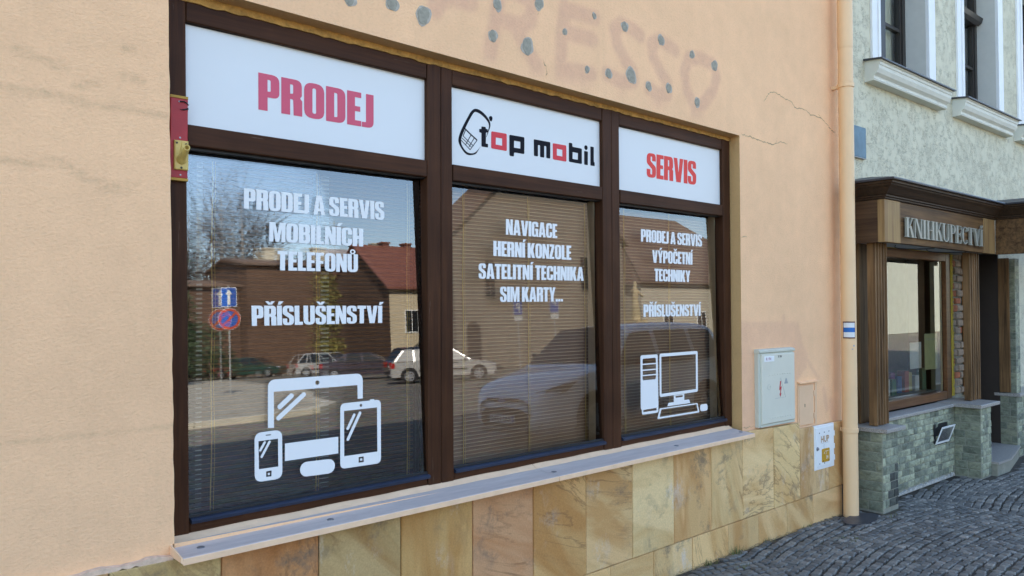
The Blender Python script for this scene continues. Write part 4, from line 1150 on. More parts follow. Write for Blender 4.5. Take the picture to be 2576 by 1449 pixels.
MB().loft([[(5.201 + r * cos(a), y, 0.505 + r * sin(a)) for a in frange(0, 2 * pi, 14)[:-1]] for r, y in ((0.014, -0.0409), (0.013, -0.045), (0.008, -0.0455), (0.007, -0.052), (0.001, -0.052))]).build("lock", M['metal'], gd)
for z in (0.59, 0.50, 0.42):
    MB().bbox((5.4375, -0.043, z - .018), (5.4465, -0.036, z + .018), 0.001).build("hinge", M['white_enamel'], gb)
MB().poly_y(ribbon([(5.296, 0.498), (5.292, 0.515), (5.297, 0.528)], .001), -0.0416, -0.041).poly_y(ribbon([(5.25, 0.536), (5.37, 0.536)], .0007), -0.0416, -0.041).build("pen_mark", M['grey_mark'], gd)
# ================================================================ neighbouring house with the bookshop
nb = thing("bookshop_house", "grey green stuccoed house with white framed upper windows above the bookshop", "building", (12.0, 0.03, 0.0))
YW = 0.03
WX = [(6.245, 6.372, 7.325, 7.488), (8.015, 8.155, 9.085, 9.253), (9.715, 9.857, 10.79, 10.95), (11.45, 11.59, 12.52, 12.69)]
ZS, ZL = 3.43, 5.05
holes = [[(b, ZS), (c, ZS), (c, ZL), (b, ZL)] for a, b, c, d in WX]
outer = [(5.735, -0.1), (6.12, -0.1), (6.12, 2.15), (8.25, 2.15), (8.25, 2.02), (8.92, 2.02), (8.92, -0.1), (22.0, -0.1), (22.0, 9.8), (5.735, 9.8)]
MB().poly_y(outer, YW, YW + 0.02, holes, side=False).build("wall", M['stucco'], nb)
for a, b, c, d in WX:
    MB().add([(c, YW, ZS), (c, YW + .2, ZS), (c, YW + .2, ZL), (c, YW, ZL)], [(0, 1, 2, 3)]).build("window_reveal", M['reveal'], nb)
    MB().add([(b, YW, ZS), (b, YW + .2, ZS), (b, YW + .2, ZL), (b, YW, ZL)], [(3, 2, 1, 0)]).build("window_reveal", M['reveal'], nb)
    MB().add([(b, YW, ZL), (c, YW, ZL), (c, YW + .2, ZL), (b, YW + .2, ZL)], [(0, 1, 2, 3)]).build("window_reveal", M['reveal'], nb)
mb = MB().box((5.735, 9.0, -0.1), (22, 9.2, 9.8)).box((21.8, 0.1, -0.1), (22, 9, 9.8)).box((5.74, 0.5, 2.70), (21.8, 9, 2.9)).box((5.74, 0.9, 2.9), (21.8, 1.0, 9.8)).box((5.74, 0.1, -0.1), (5.79, 9, 9.8))
mb.box((8.95, 0.08, -0.1), (21.8, 0.4, 2.2)).box((5.79, 0.07, 2.2), (21.8, 0.4, 3.2)).box((5.75, 0.26, 3.2), (21.8, 0.3, 3.35)).box((8.3, 0.1, 0.0), (8.36, 1.2, 2.1))
mb.build("masonry", M['room'], nb)
MB().loft([[(5.735, -0.40, 9.8), (5.735, 9.5, 9.8), (5.735, 4.6, 12.9)], [(22.2, -0.40, 9.8), (22.2, 9.5, 9.8), (22.2, 4.6, 12.9)]]).build("roof", M['roof'], nb)
for wi, (a, b, c, d) in enumerate(WX):
    tr = MB()
    for x0, x1 in ((a, b), (c, d)):
        tr.bbox((x0, YW - 0.022, ZS), (x1, YW - 0.001, ZL + .14), 0.004)
        tr.bbox((x0 + (0.09 if x0 == a else 0.0), YW - 0.032, ZS), (x1 - (0.0 if x0 == a else 0.10), YW - 0.0225, ZL + .14), 0.003)
    tr.bbox((b, YW - 0.022, ZL), (c, YW - 0.001, ZL + .14), 0.004)
    tr.build("window_surround", M['white_trim'], nb)
    # moulded sill
    prof = [(YW, 3.245), (YW - 0.072, 3.250), (YW - 0.078, 3.262), (YW - 0.072, 3.272), (YW - 0.075, 3.285), (YW - 0.098, 3.305), (YW - 0.112, 3.335), (YW - 0.114, 3.360), (YW - 0.120, 3.366), (YW - 0.120, 3.385), (YW - 0.128, 3.390), (YW - 0.128, 3.402), (YW, 3.415)]
    x0, x1 = a - 0.105, d + 0.09
    sl = MB().loft([[(x0 + (0.0), y, z) for y, z in prof], [(x1, y, z) for y, z in prof]]).build("window_sill", M['cream_trim'], nb)
    MB().loft([[(x, YW + .20, ZS + 0.03), (x, YW + 0.0, 3.425), (x, YW - 0.150, 3.409), (x, YW - 0.150, 3.399), (x, YW - 0.145, 3.399), (x, YW + .2, ZS + 0.0)] for x in (x0 - 0.02, x1 + 0.02)]).build("sill_flashing", M['zinc'], sl)
    # casement
    f = MB()
    y0, y1 = YW + 0.17, YW + 0.23
    f.box((b, y0, ZS), (b + .06, y1, ZL)).box((c - .06, y0, ZS), (c, y1, ZL)).box((b + .06, y0, ZS), (c - .06, y1, ZS + .07))
    f.box((b + .06, y0 - .02, 4.40), (c - .06, y1, 4.50))
    xm = (b + c) / 2
    f.box((xm - .05, y0 - .008, ZS + .07), (xm + .05, y1, 4.40))
    fr = f.build("window_frame", M['dark_frame'], nb)
    MB().loft([[(x, y0 - .021, 4.40), (x, y0 - .055, 4.425), (x, y0 - .07, 4.47), (x, y0 - .021, 4.49)] for x in (b + .02, c - .02)]).build("transom_moulding", M['dark_frame'], fr)
    mu = MB()
    for s0, s1 in ((b + .06, xm - .05), (xm + .05, c - .06)):
        mu.box((s0, y0 + .01, ZS + .07), (s0 + .035, y1 - .005, 4.40)).box((s1 - .035, y0 + .01, ZS + .07), (s1, y1 - .005, 4.40))
        mu.box((s0 + .035, y0 + .012, 3.93), (s1 - .035, y1 - .008, 3.96))
    mu.build("muntin", M['dark_frame'], fr)
    MB().add([(b + .05, y0 + .035, ZS + .05), (c - .05, y0 + .035, ZS + .05), (c - .05, y0 + .035, ZL), (b + .05, y0 + .035, ZL)], [(0, 1, 2, 3)]).build("pane", M['glass2'], fr)
    cu = MB()
    rows = []
    for i in range(61):
        x = b + .04 + (c - b - .08) * i / 60
        rows.append([(x, y0 + .10 + .015 * sin(i * 1.1), ZS + .04), (x, y0 + .10 + .015 * sin(i * 1.1 + .3), ZL)])
    cu.loft(rows, closed=False)
    if wi < 3:
        o = cu.build("net_curtain", M['curtain'], None)
        tag(o, ["grey green curtain behind the upper window nearest the downpipe", "grey green curtain behind the middle upper window", "grey green curtain behind the upper window at the photo's right edge"][wi], "curtain", "curtains in the upper windows")

bs = thing("wall_plate", "weathered blue metal plate fixed to the stucco just right of the downpipe", "sign", (6.05, 0.0, 2.62))
MB().bbox((5.80, 0.004, 2.634), (6.098, 0.030, 2.872), 0.004).build("plate", M['blue_sign'], bs)
MB().box((5.80, 0.0035, 2.630), (6.100, 0.030, 2.6335)).build("plate_edge", M['metal'], bs)

# ---------------------------------------------------------------- wooden bookshop front
bf = thing("wooden_shopfront", "old wooden bookshop front lettered KNIHKUPECTVÍ on a split stone base", "shopfront", (6.95, -0.1, 0.0))
FY = -0.25
MB().bbox((6.091, FY + .006, 1.962), (7.818, FY + .05, 2.272), 0.002).build("fascia_board", M['fascia_h'], bf)
for x0, x1 in ((5.821, 6.089), (7.820, 8.10)):
    MB().bbox((x0, FY, 1.960), (x1, FY + .05, 2.274), 0.003).build("corner_block", M['block'], bf)
rb = MB().box((5.823, FY + .0505, 1.960), (5.845, YW - .002, 2.272))
rb.box((5.8235, -0.10, 2.272), (5.845, YW - .002, 2.30))
rb.build("return_board", M['fascia_y'], bf)
# next bay stepping forward at the right
MB().box((8.102, -0.80, 1.955), (8.13, FY - .001, 2.272)).box((8.131, -0.80, 1.955), (9.9, -0.775, 2.272)).build("side_fascia", M['fascia_h'], bf)
def cornice(pts, name):
    """moulding swept along the plan polyline pts; profile offsets are outwards"""
    prof = [(-0.004, 2.270), (0.010, 2.278), (0.010, 2.288), (0.022, 2.292), (0.022, 2.303), (0.034, 2.308), (0.046, 2.322), (0.066, 2.345), (0.088, 2.362), (0.092, 2.372), (0.104, 2.376), (0.104, 2.398), (-0.004, 2.398)]
    N = []
    P = [Vector(p) for p in pts]
    for i, p in enumerate(P):
        ns = []
        for a, b in ((i - 1, i), (i, i + 1)):
            if 0 <= a and b < len(P):
                d = (P[b] - P[a]).normalized(); ns.append(Vector((d.y, -d.x)))
        if len(ns) == 2:
            m = (ns[0] + ns[1]).normalized(); m = m / max(0.3, m.dot(ns[0]))
        else: m = ns[0]
        N.append(m)
    c = MB().loft([[(p.x + n.x * o, p.y + n.y * o, z) for o, z in prof] for p, n in zip(P, N)]).build(name, M['cornice'], bf)
    up_ = [(0.125, 2.394), (0.127, 2.402), (0.124, 2.409), (-0.16, 2.47), (-0.16, 2.460), (0.0, 2.399)]
    MB().loft([[(p.x + n.x * o, p.y + n.y * o, z) for o, z in up_] for p, n in zip(P, N)]).build("lead_flashing", M['zinc'], c)
cornice([(5.821, 0.02), (5.821, -0.25), (8.10, -0.25), (8.10, -0.80), (9.9, -0.80)], "cornice")
MB().box((5.846, FY + .051, 1.968), (8.10, 0.10, 1.985)).build("soffit_board", M['soffit_board'], bf)
mb = MB()
for a in ((6.3, 6.9), (6.9, 7.6)):
    mb.tube([(a[0] + (a[1] - a[0]) * u, -0.12 + .06 * sin(u * 5), 1.962 - .012 * sin(u * pi)) for u in frange(0, 1, 8)], 0.004, 5)
mb.build("loose_cable", M['gasket'], bf)

# serif letters
def serif(ch):
    T, t, s, e = .155, .05, .035, .06        # thick, thin, serif height, serif overhang
    def stem(x, w=T, z0=0, z1=1): return [[(x, z0), (x + w, z0), (x + w, z1), (x, z1)], [(x - e, z0), (x + w + e, z0), (x + w + e, z0 + s), (x - e, z0 + s)], [(x - e, z1 - s), (x + w + e, z1 - s), (x + w + e, z1), (x - e, z1)]]
    def diag(a, b, w): return [[(a[0], a[1]), (a[0] + w, a[1]), (b[0] + w, b[1]), (b[0], b[1])]]
    def bowl(cx, cz, rx, rz, a0, a1, wo, wt):
        n = 18; o = []; i = []
        for k in range(n + 1):
            a = radians(a0 + (a1 - a0) * k / n)
            w = wt + (wo - wt) * abs(cos(a)) ** 1.5
            o.append((cx + rx * cos(a), cz + rz * sin(a))); i.append((cx + (rx - w) * cos(a), cz + (rz - min(w, wt * 1.2)) * sin(a)))
        return [o + i[::-1]]
    if ch == 'K': return .62, stem(.06) + diag((.215, .47), (.46, .965), .055) + diag((.44, 0.0), (.24, .58), .17) + [[(.40, 0), (.68, 0), (.68, s), (.40, s)], [(.40, 1 - s), (.62, 1 - s), (.62, 1), (.40, 1)]]
    if ch == 'N': return .66, stem(.06, t) + stem(.54, t) + diag((.46, 0), (.06, 1), .15)
    if ch in 'IÍ': return .28, stem(.06) + ([[(.10, 1.06), (.17, 1.06), (.28, 1.24), (.16, 1.24)]] if ch == 'Í' else [])
    if ch == 'H': return .68, stem(.06) + stem(.46) + [[(.21, .48), (.47, .48), (.47, .53), (.21, .53)]]
    if ch == 'U': return .64, stem(.06, T, .2)[0:1] + stem(.06, T, .2)[2:] + stem(.51, t, .2)[0:1] + stem(.51, t, .2)[2:] + bowl(.31, .24, .25, .25, 180, 360, .13, .045)
    if ch == 'P': return .54, stem(.06) + bowl(.22, .745, .31, .255, -90, 90, .14, .04)
    if ch == 'E': return .52, stem(.06) + [[(.2, 0), (.48, 0), (.50, .22), (.46, .22), (.43, s), (.2, s)], [(.2, 1 - s), (.43, 1 - s), (.45, .8), (.49, .8), (.48, 1), (.2, 1)], [(.2, .485), (.38, .485), (.38, .525), (.2, .525)], [(.36, .40), (.40, .40), (.40, .61), (.36, .61)]]
    if ch == 'C': return .58, bowl(.33, .5, .30, .5, 50, 310, .16, .04) + [[(.47, .74), (.52, .70), (.52, .95), (.48, .93)], [(.47, .26), (.49, .08), (.53, .10), (.52, .27)]]
    if ch == 'T': return .58, [[(.22, 0), (.375, 0), (.375, 1), (.22, 1)], [(.15, 0), (.45, 0), (.45, s), (.15, s)], [(0, .78), (.04, .78), (.07, .96), (.53, .96), (.56, .78), (.60, .78), (.59, 1), (.01, 1)]]
    if ch == 'V': return .62, diag((.26, 0), (.03, 1), .16) + diag((.30, 0), (.52, 1), .05) + [[(-.02, 1 - s), (.24, 1 - s), (.24, 1), (-.02, 1)], [(.46, 1 - s), (.64, 1 - s), (.64, 1), (.46, 1)]]
x = 0; its = []
for ch in "KNIHKUPECTVÍ":
    w, pl_ = serif(ch); its.append((x, pl_)); x += w + .035
TW = x - .035
lx0, lx1, lz0, lz1 = 6.135, 7.735, 2.012, 2.160
for ox, pls in its:
    mb = MB()
    for k, p in enumerate(pls):
        mb.poly_y([(lx0 + (lx1 - lx0) * (a + ox) / TW, lz0 + (lz1 - lz0) * b) for a, b in p], FY - 0.022 - 0.0004 * k, FY - 0.006, back=True)
    mb.build("letter", M['letter_grey'], bf)

# fluted pilasters
def pilaster(x0, x1, z0, z1, y0, y1):
    n = 4; w = (x1 - x0 - .02) / n
    sec = [(x0, y1), (x0, y0 + .003), (x0 + .003, y0)]
    xx = x0 + .01
    for k in range(n):
        a, b = xx + w * .14, xx + w * .86
        sec += [(a, y0), (a + w * .06, y0 + .010), ((a + b) / 2, y0 + .016), (b - w * .06, y0 + .010), (b, y0)]
        xx += w
    sec += [(x1 - .003, y0), (x1, y0 + .003), (x1, y1)]
    return MB().loft([[(p[0], p[1], z0) for p in sec], [(p[0], p[1], z1) for p in sec]]).build("pilaster", M['fascia_v'], bf)
pilaster(5.882, 6.082, 0.606, 1.967, -0.150, -0.09)
pilaster(7.755, 7.985, 0.640, 1.967, -0.150, -0.09)
MB().bbox((5.930, -0.005, 0.602), (6.075, 0.028, 1.967), 0.002).build("side_board", M['fascia_v'], bf)
MB().box((6.076, 0.035, 0.60), (6.16, 0.06, 1.967)).build("gap_shade_sheet", M['dark_fill'], bf)  # dark sheet stands in for the shadow behind the pilaster
# shop window
fr = MB()
y0, y1 = 0.045, 0.12
fr.bbox((6.15, y0, 0.64), (6.255, y1, 1.967), .004).bbox((7.742, y0, 0.64), (7.850, y1, 1.967), .004).bbox((6.256, y0, 0.64), (7.741, y1, 0.712), .004).bbox((6.256, y0, 1.893), (7.741, y1, 1.967), .004)
win = fr.build("display_window", M['redwood'], bf)
MB().add([(6.24, y0 + .03, .70), (7.75, y0 + .03, .70), (7.75, y0 + .03, 1.91), (6.24, y0 + .03, 1.91)], [(0, 1, 2, 3)]).build("pane", M['glass_d'], win)
MB().box((7.70, y0 + .04, .712), (7.741, y1 + .05, 1.893)).build("inner_frame", M['cream'], win)
random.seed(5)
fo = []; fi = []
for i in range(90):
    z = 0.66 + 1.30 * i / 89
    fo.append((7.885 + random.uniform(-.012, .014), z)); fi.append((7.849, z))
MB().poly_y(fi + fo[::-1], 0.038, 0.09).poly_y([(6.15 + 1.7 * i / 60, 1.967) for i in range(61)] + [(6.15 + 1.7 * i / 60, 1.978 + random.uniform(-.003, .004)) for i in range(60, -1, -1)], 0.02, 0.09).build("foam_seam", M['foam'], bf)
# rough brick strip
MB().box((7.852, 0.085, 0.62), (8.30, 0.12, 2.0)).build("mortar_strip", M['mortar'], bf)
for k in range(19):
    z = 0.665 + k * 0.07
    for (xa, xb) in (((7.905, 8.04), (8.05, 8.185)) if k % 2 else ((7.90, 7.97), (7.98, 8.115), (8.125, 8.19))):
        mat_ = M['brick'] if random.random() < 0.22 else M['brick_grey']
        j = lambda: random.uniform(-.006, .006)
        yy = 0.05 + random.uniform(0, .022)
        MB().bbox((xa + j(), yy, z + j() * .6), (xb + j(), 0.085, z + 0.058 + j() * .6), 0.008).build("brick", mat_, bf)
MB().bbox((8.195, 0.030, 0.645), (8.315, 0.07, 1.967), .003).build("new_plank", M['plank'], bf)
# doorway behind the second pilaster; its darkness is put into the boards' colour
MB().box((8.36, 0.55, 0.09), (9.0, 0.60, 2.1)).build("door", M['dark_fill'], bf)
MB().bbox((8.890, -0.115, 0.625), (8.91, -0.02, 1.96), .002).build("door_jamb", M['fascia_v'], bf)
MB().box((8.895, -0.0195, 0.10), (8.915, 0.56, 2.02)).box((8.0, -0.02, 2.0), (8.92, 0.56, 2.02)).build("door_recess", M['dark_fill'], bf)

# ---- stone base of the bookshop
rs_ = random.Random(9)
def stones(face, a0, a1, z0, z1, w, h, mat, mats, depth=.008, half=True):
    """face: ('y', y) facing the street, ('x', x) facing left"""
    nr = max(1, round((z1 - z0) / h)); hh = (z1 - z0) / nr
    for r in range(nr):
        a = a0 - (rs_.uniform(.2, .8) * w if half else 0)
        while a < a1 - 0.002:
            ww = w * rs_.uniform(.72, 1.28)
            p, q = max(a, a0), min(a + ww, a1)
            if a1 - q < w * .3: q = a1
            a = q
            if q - p < .012: continue
            g = .0022
            zz0, zz1 = z0 + r * hh + g, z0 + (r + 1) * hh - g
            d = rs_.uniform(.3, 1) * depth
            c = [(p + g, zz0), (q - g, zz0), (q - g, zz1), (p + g, zz1)]
            b = .004
            ins = [(p + g + b, zz0 + b), (q - g - b, zz0 + b), (q - g - b, zz1 - b), (p + g + b, zz1 - b)]
            mid = ((p + q) / 2 + rs_.uniform(-.3, .3) * (q - p), (zz0 + zz1) / 2 + rs_.uniform(-.2, .2) * hh)
            pts = [(x_, 0.0, z_) for x_, z_ in c] + [(x_, -d * rs_.uniform(.5, 1.1), z_) for x_, z_ in ins] + [(mid[0], -d * rs_.uniform(.9, 2.0), mid[1])]
            if face[0] == 'y': vs = [(u, face[1] + o_, z_) for u, o_, z_ in pts]
            else: vs = [(face[1] + o_, a0 + a1 - u, z_) for u, o_, z_ in pts]
            fs = []
            for i in range(4):
                j = (i + 1) % 4
                fs += [(i, j, 4 + j, 4 + i), (4 + i, 4 + j, 8)]
            MB().add(vs, fs).build("stone_tile", M['slate_dark'] if (face == ('y', -0.222) and p > 5.845 + (zz0 * .3) and zz0 < .33 and rs_.random() < .85) else mats, bf)
core = MB()
core.box((5.80, -0.222, -0.1), (6.05, 0.02, 0.570)).box((6.05, -0.070, -0.1), (7.56, 0.04, 0.600)).box((7.56, -0.285, -0.1), (7.80, 0.04, 0.60)).box((8.905, -0.165, -0.1), (10.5, 0.02, 0.585)).box((7.80, 0.06, -0.1), (8.3, 0.12, 0.62))
core.build("base_wall", M['mortar'], bf)
stones(('y', -0.222), 5.80, 6.05, 0.02, 0.570, .085, .058, None, M['slate'])
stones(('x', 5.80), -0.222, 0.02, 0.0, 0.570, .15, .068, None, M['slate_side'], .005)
stones(('y', -0.070), 6.055, 7.555, 0.03, 0.598, .100, .052, None, M['slate'], .009)
stones(('y', -0.285), 7.56, 7.80, 0.0, 0.60, .085, .058, None, M['slate'])
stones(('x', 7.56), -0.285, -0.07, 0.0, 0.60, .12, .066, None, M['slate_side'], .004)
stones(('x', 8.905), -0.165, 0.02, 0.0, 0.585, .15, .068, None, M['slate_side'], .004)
stones(('y', -0.165), 8.905, 10.4, 0.0, 0.585, .12, .058, None, M['slate'], .008)
MB().box((8.93, -0.158, 0.616), (9.05, 0.02, 1.955)).build("stone_pillar", M['mortar'], bf)
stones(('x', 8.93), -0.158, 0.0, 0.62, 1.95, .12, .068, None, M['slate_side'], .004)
stones(('y', -0.158), 8.93, 9.05, 0.62, 1.95, .12, .068, None, M['slate'], .004)
for a, b in (((5.785, -0.262, 0.572), (6.105, 0.03, 0.600)), ((6.106, -0.098, 0.602), (7.50, 0.05, 0.628)), ((7.501, -0.31, 0.604), (7.97, 0.05, 0.634)), ((8.89, -0.20, 0.587), (10.5, 0.03, 0.615))):
    MB().bbox(a, b, .003).build("stone_ledge", M['granite'], bf)
MB().loft([[(7.81, -.33, z), (8.12, -.33, z), (8.88, -.18, z), (8.88, .5, z), (7.81, .5, z)] for z in (-.1, .092)]).build("door_step", M['mortar'], bf)
MB().loft([[(7.802, -.345, z), (8.125, -.345, z), (8.888, -.195, z), (8.888, .5, z), (7.802, .5, z)] for z in (.0925, .112)]).build("step_slab", M['granite'], bf)
# white mortar remains along the foot
random.seed(8)
lo = [(6.06 + 1.45 * i / 60, 0.0) for i in range(61)]; hi = [(6.06 + 1.45 * i / 60, 0.020 + random.uniform(-.008, .010)) for i in range(61)]
M['lime'] = plain('pale_mortar_remains', (0.42, 0.40, 0.35), 0.95, 0, 0.5, 30, 0.9, 60)
MB().poly_y(lo + hi[::-1], -0.088, -0.06).build("mortar_remains", M['lime'], bf)
# open vent grille
vg = thing("vent_grille", "white metal vent grille hanging open from the split stone base", "vent", (7.22, -0.08, 0.31))
MB().box((7.09, -0.079, 0.305), (7.385, -0.0785, 0.485)).build("vent_opening", M['gasket'], vg)
def flap(u, v): # hinge at the lower edge, leaning out
    return (7.105 + u * .285, -0.084 - v * .055, 0.318 + v * .150)
mb = MB()
def strip(u0, u1, v0, v1, t=.006):
    q = [flap(u0, v0), flap(u1, v0), flap(u1, v1), flap(u0, v1)]
    mb.add(q + [(p[0], p[1] - t, p[2] - t * .3) for p in q], [(0, 3, 2, 1), (4, 5, 6, 7), (0, 1, 5, 4), (1, 2, 6, 5), (2, 3, 7, 6), (3, 0, 4, 7)])
for a in ((0, 1, 0, .1), (0, 1, .9, 1), (0, .06, .1, .9), (.94, 1, .1, .9)): strip(*a)
mb.build("grille_frame", M['white_trim'], vg)
mb = MB()
for k in range(9): strip(.06, .94, .13 + k * .085, .17 + k * .085, .003)
for k in range(9): strip(.10 + k * .1, .115 + k * .1, .1, .9, .0025)
mb.build("grille_mesh", M['metal'], vg)
# things in the bookshop window
M['paper_y'] = plain('yellowed_paper', (0.50, 0.48, 0.26), 0.8)
M['paper_w'] = plain('white_paper', (0.62, 0.62, 0.56), 0.8)
M['shelf'] = plain('grey_shelf', (0.28, 0.29, 0.26), 0.8)
p = thing("poster", "yellowish notice sheet headed PODÍVÁNÍ low in the bookshop window", "poster", (7.50, 0.10, 0.92))
MB().box((7.38, 0.098, 0.92), (7.66, 0.0995, 1.24)).build("sheet", M['paper_y'], p)
text_part("heading", "PODÍVÁNÍ", M['grey_mark'], p, (7.42, 1.18, 7.62, 1.205), 0.0975)
p = thing("poster", "white sheet with a small picture beside the yellowish notice", "poster", (7.22, 0.12, 0.95))
MB().box((7.12, 0.118, 0.94), (7.36, 0.1195, 1.17)).build("sheet", M['paper_w'], p)
p = thing("poster", "large pale backing sheet printed KNIHA MĚSÍCE in faint red", "poster", (7.0, 0.42, 0.9))
MB().box((6.30, 0.42, 1.10), (7.40, 0.425, 1.86)).build("sheet", M['paper_w'], p)
text_part("heading", "KNIHA MĚSÍCE", M['pink_red_vinyl'], p, (6.95, 1.385, 7.36, 1.43), 0.4185)
p = thing("window_shelf", "grey display shelf with books inside the bookshop window", "shelf", (7.0, 0.3, 0.7))
MB().box((6.2, 0.13, 0.70), (7.74, 0.50, 0.72)).build("shelf_board", M['shelf'], p)
MB().box((6.16, 0.60, 0.6), (8.25, 0.62, 2.0)).build("back_board", M['shelf'], p)
rb_ = random.Random(4)
BC = [(0.05, .12, .3), (.45, .10, .06), (.5, .4, .12), (.55, .55, .5), (.08, .2, .12), (.25, .08, .2)]
for k in range(11):
    x = 6.45 + k * .115
    m_ = plain("book_cover", BC[k % 6], .5)
    o = MB().box((x, .20 + rb_.uniform(-.03, .05), .7205), (x + .085, .225 + rb_.uniform(0, .04) + .03, .7205 + rb_.uniform(.12, .2))).build("book", m_, None)
    cname = ["dark blue", "red", "yellow", "white", "green", "purple"][k % 6]
    tag(o, f"{cname} book in the {'left' if k < 6 else 'right'} half of the row inside the bookshop window", "book", "books in the bookshop window")
# ================================================================ cobbled pavement
def poly_slab(name, xy, z0, z1, mat):
    mb = MB().loft([[(x, y, z0) for x, y in xy], [(x, y, z1) for x, y in xy]])
    return mb.build(name, mat)
pv = poly_slab("pavement", [(-60, -3.0), (80, -3.0), (80, 0.02), (-60, 0.02)], -0.3, -0.013, M['grout'])
tag(pv, kind="structure")
kb = MB()
for i in range(40):
    kb.box((-20 + i * 1.0 + .004, -3.16, -0.3), (-19 + i * 1.0 - .004, -3.004, 0.0))
kb.build("kerb", M['kerb'], pv)
rnd = random.Random(21)
def sett(mb, tones, cx, cy_, ang, w, h, z, tone, dome=.002):
    ca, sa = cos(ang), sin(ang)
    j = lambda s=.004: rnd.uniform(-s, s)
    c = [(-w / 2 + j(), -h / 2 + j()), (w / 2 + j(), -h / 2 + j()), (w / 2 + j(), h / 2 + j()), (-w / 2 + j(), h / 2 + j())]
    tl = (j(.05), j(.05))
    vs = []
    for k, (sc, dz) in enumerate(((1.0, -.03), (1.0, -.006), (.80, -.0008))):
        for (x, y) in c:
            X, Y = x * sc, y * sc
            vs.append((cx + X * ca - Y * sa, cy_ + X * sa + Y * ca, z + dz + tl[0] * X + tl[1] * Y))
    vs.append((cx, cy_, z + rnd.uniform(-.3, 1) * dome))
    fs = []
    for a in (0, 4):
        for i in range(4):
            k = (i + 1) % 4
            fs.append((a + i, a + k, a + 4 + k, a + 4 + i))
    for i in range(4): fs.append((8 + i, 8 + (i + 1) % 4, 12))
    mb.add(vs, fs)
    tones += [tone] * 13
def tone_attr(me, tones):
    a = me.attributes.new("tone", 'FLOAT', 'POINT'); a.data.foreach_set("value", tones)
S = 0.053
allc = []
W = 2.3                                   # width of one fan strip (strips run across the pavement)
for s in range(-1, 4):
    xc = 3.0 + s * W
    R = 4.6
    for k in range(-8, 78):
        yb = -3.0 + k * S * 1.02
        n = int(W / S) + 1
        half = math.asin(min(1, W / 2 / R))
        nA = int(2 * half * R / S)
        for i in range(nA + 1):
            a = -half + 2 * half * (i + .5 * (k % 2)) / nA
            x = xc + R * sin(a); y = yb + (R * cos(a) - R * cos(half)) * .9
            if abs(x - xc) > W / 2 + .004: continue
            if not (-2.99 < y < -0.052) or not (2.9 < x < 10.6): continue
            if x > 5.73 and x < 6.09 and y > -.27: continue
            if x >= 6.09 and x < 7.56 and y > -.125: continue
            if x >= 7.53 and x < 7.83 and y > -.335: continue
            if x >= 7.80 and x < 8.95 and y > -.385 + max(0, (x - 8.12) * .19): continue
            if x >= 8.9 and y > -.215: continue
            if (x - PX) ** 2 + (y - PY) ** 2 < .085 ** 2: continue
            allc.append((x + rnd.uniform(-.004, .004), y + .012 * sin(x * 3.1 + k * .7) + rnd.uniform(-.005, .005), -a * .9 + rnd.uniform(-.10, .10)))
def inview(x, y):
    d = Vector((x, y, 0)) - CAMPOS
    zf = d.dot(fw)
    if zf < .2: return False
    return abs(d.dot(rt) / zf) < .66 and abs(d.dot(up) / zf) < .375
allc.sort(key=lambda c: (not inview(c[0], c[1]), (c[0] - CAMPOS.x) ** 2 + (c[1] - CAMPOS.y) ** 2))
variants = []
for v in range(24):
    mb = MB(); tn = []
    sett(mb, tn, 0, 0, 0, S * rnd.uniform(.78, .98), S * rnd.uniform(.74, .88), 0, rnd.random() ** 1.3)
    me = mb.mesh("cobble"); tone_attr(me, tn); me.materials.append(M['cobble']); variants.append(me)
for i, (x, y, a) in enumerate(allc[:300]):
    place("cobble", variants[rnd.randrange(24)], pv, (x, y, rnd.uniform(-.003, .003)), (0, 0, a + rnd.choice((0, pi))))
mb = MB(); tn = []
for (x, y, a) in allc[300:]:
    sett(mb, tn, x, y, a, S * rnd.uniform(.78, .98), S * rnd.uniform(.74, .88), rnd.uniform(-.003, .003), rnd.random() ** 1.3)
o = mb.build("cobble_field", M['cobble'], pv)
tone_attr(o.data, tn)
tag(o, kind="stuff")
# drain plate at the foot of the downpipe
dp_ = MB().loft([[(5.50 + .20 * cos(a) * 1.0, -.20 + .085 * sin(a), z) for a in frange(0, 2 * pi, 20)[:-1]] for z in (-.01, .006)]).build("drain_plate", M['zinc'])
tag(dp_, "dark flat drain plate on the cobbles at the foot of the downpipe", "drain cover")
# litter and weeds along the foot of the wall
mb = MB()
for i in range(520):
    x = rnd.uniform(3.6, 5.55); y = -.032 - abs(rnd.gauss(0, .022))
    a = rnd.uniform(0, 6.28); l = rnd.uniform(.008, .03); z = rnd.uniform(-.006, .006)
    w = .0015
    mb.add([(x, y, z), (x + l * cos(a), y - abs(l * sin(a)) * .6, z + rnd.uniform(0, .006)), (x + w, y + w, z + .002)], [(0, 1, 2)])
tag(mb.build("dry_litter", M['straw']), kind="stuff")
mb = MB()
for cx, cy_, n_, h_ in ((4.18, -.05, 34, .05), (3.92, -.05, 20, .035), (4.55, -.045, 14, .03), (5.05, -.045, 10, .03), (3.98, -.22, 10, .03), (5.75, -.30, 14, .02), (4.95, -.32, 26, .012), (5.0, -.40, 26, .012)):
    for i in range(n_):
        x = cx + rnd.gauss(0, .03); y = min(-.036, cy_ + rnd.gauss(0, .012)); a = rnd.uniform(0, 6.28); h = h_ * rnd.uniform(.4, 1.2); l = h * rnd.uniform(.3, 1)
        w = rnd.uniform(.0015, .004)
        mb.add([(x - w * sin(a), y + w * cos(a), -.01), (x + w * sin(a), y - w * cos(a), -.01), (x + l * cos(a), min(-.034, y + l * sin(a)), h)], [(0, 1, 2)])
tag(mb.build("weed_tufts", M['weed']), kind="stuff")
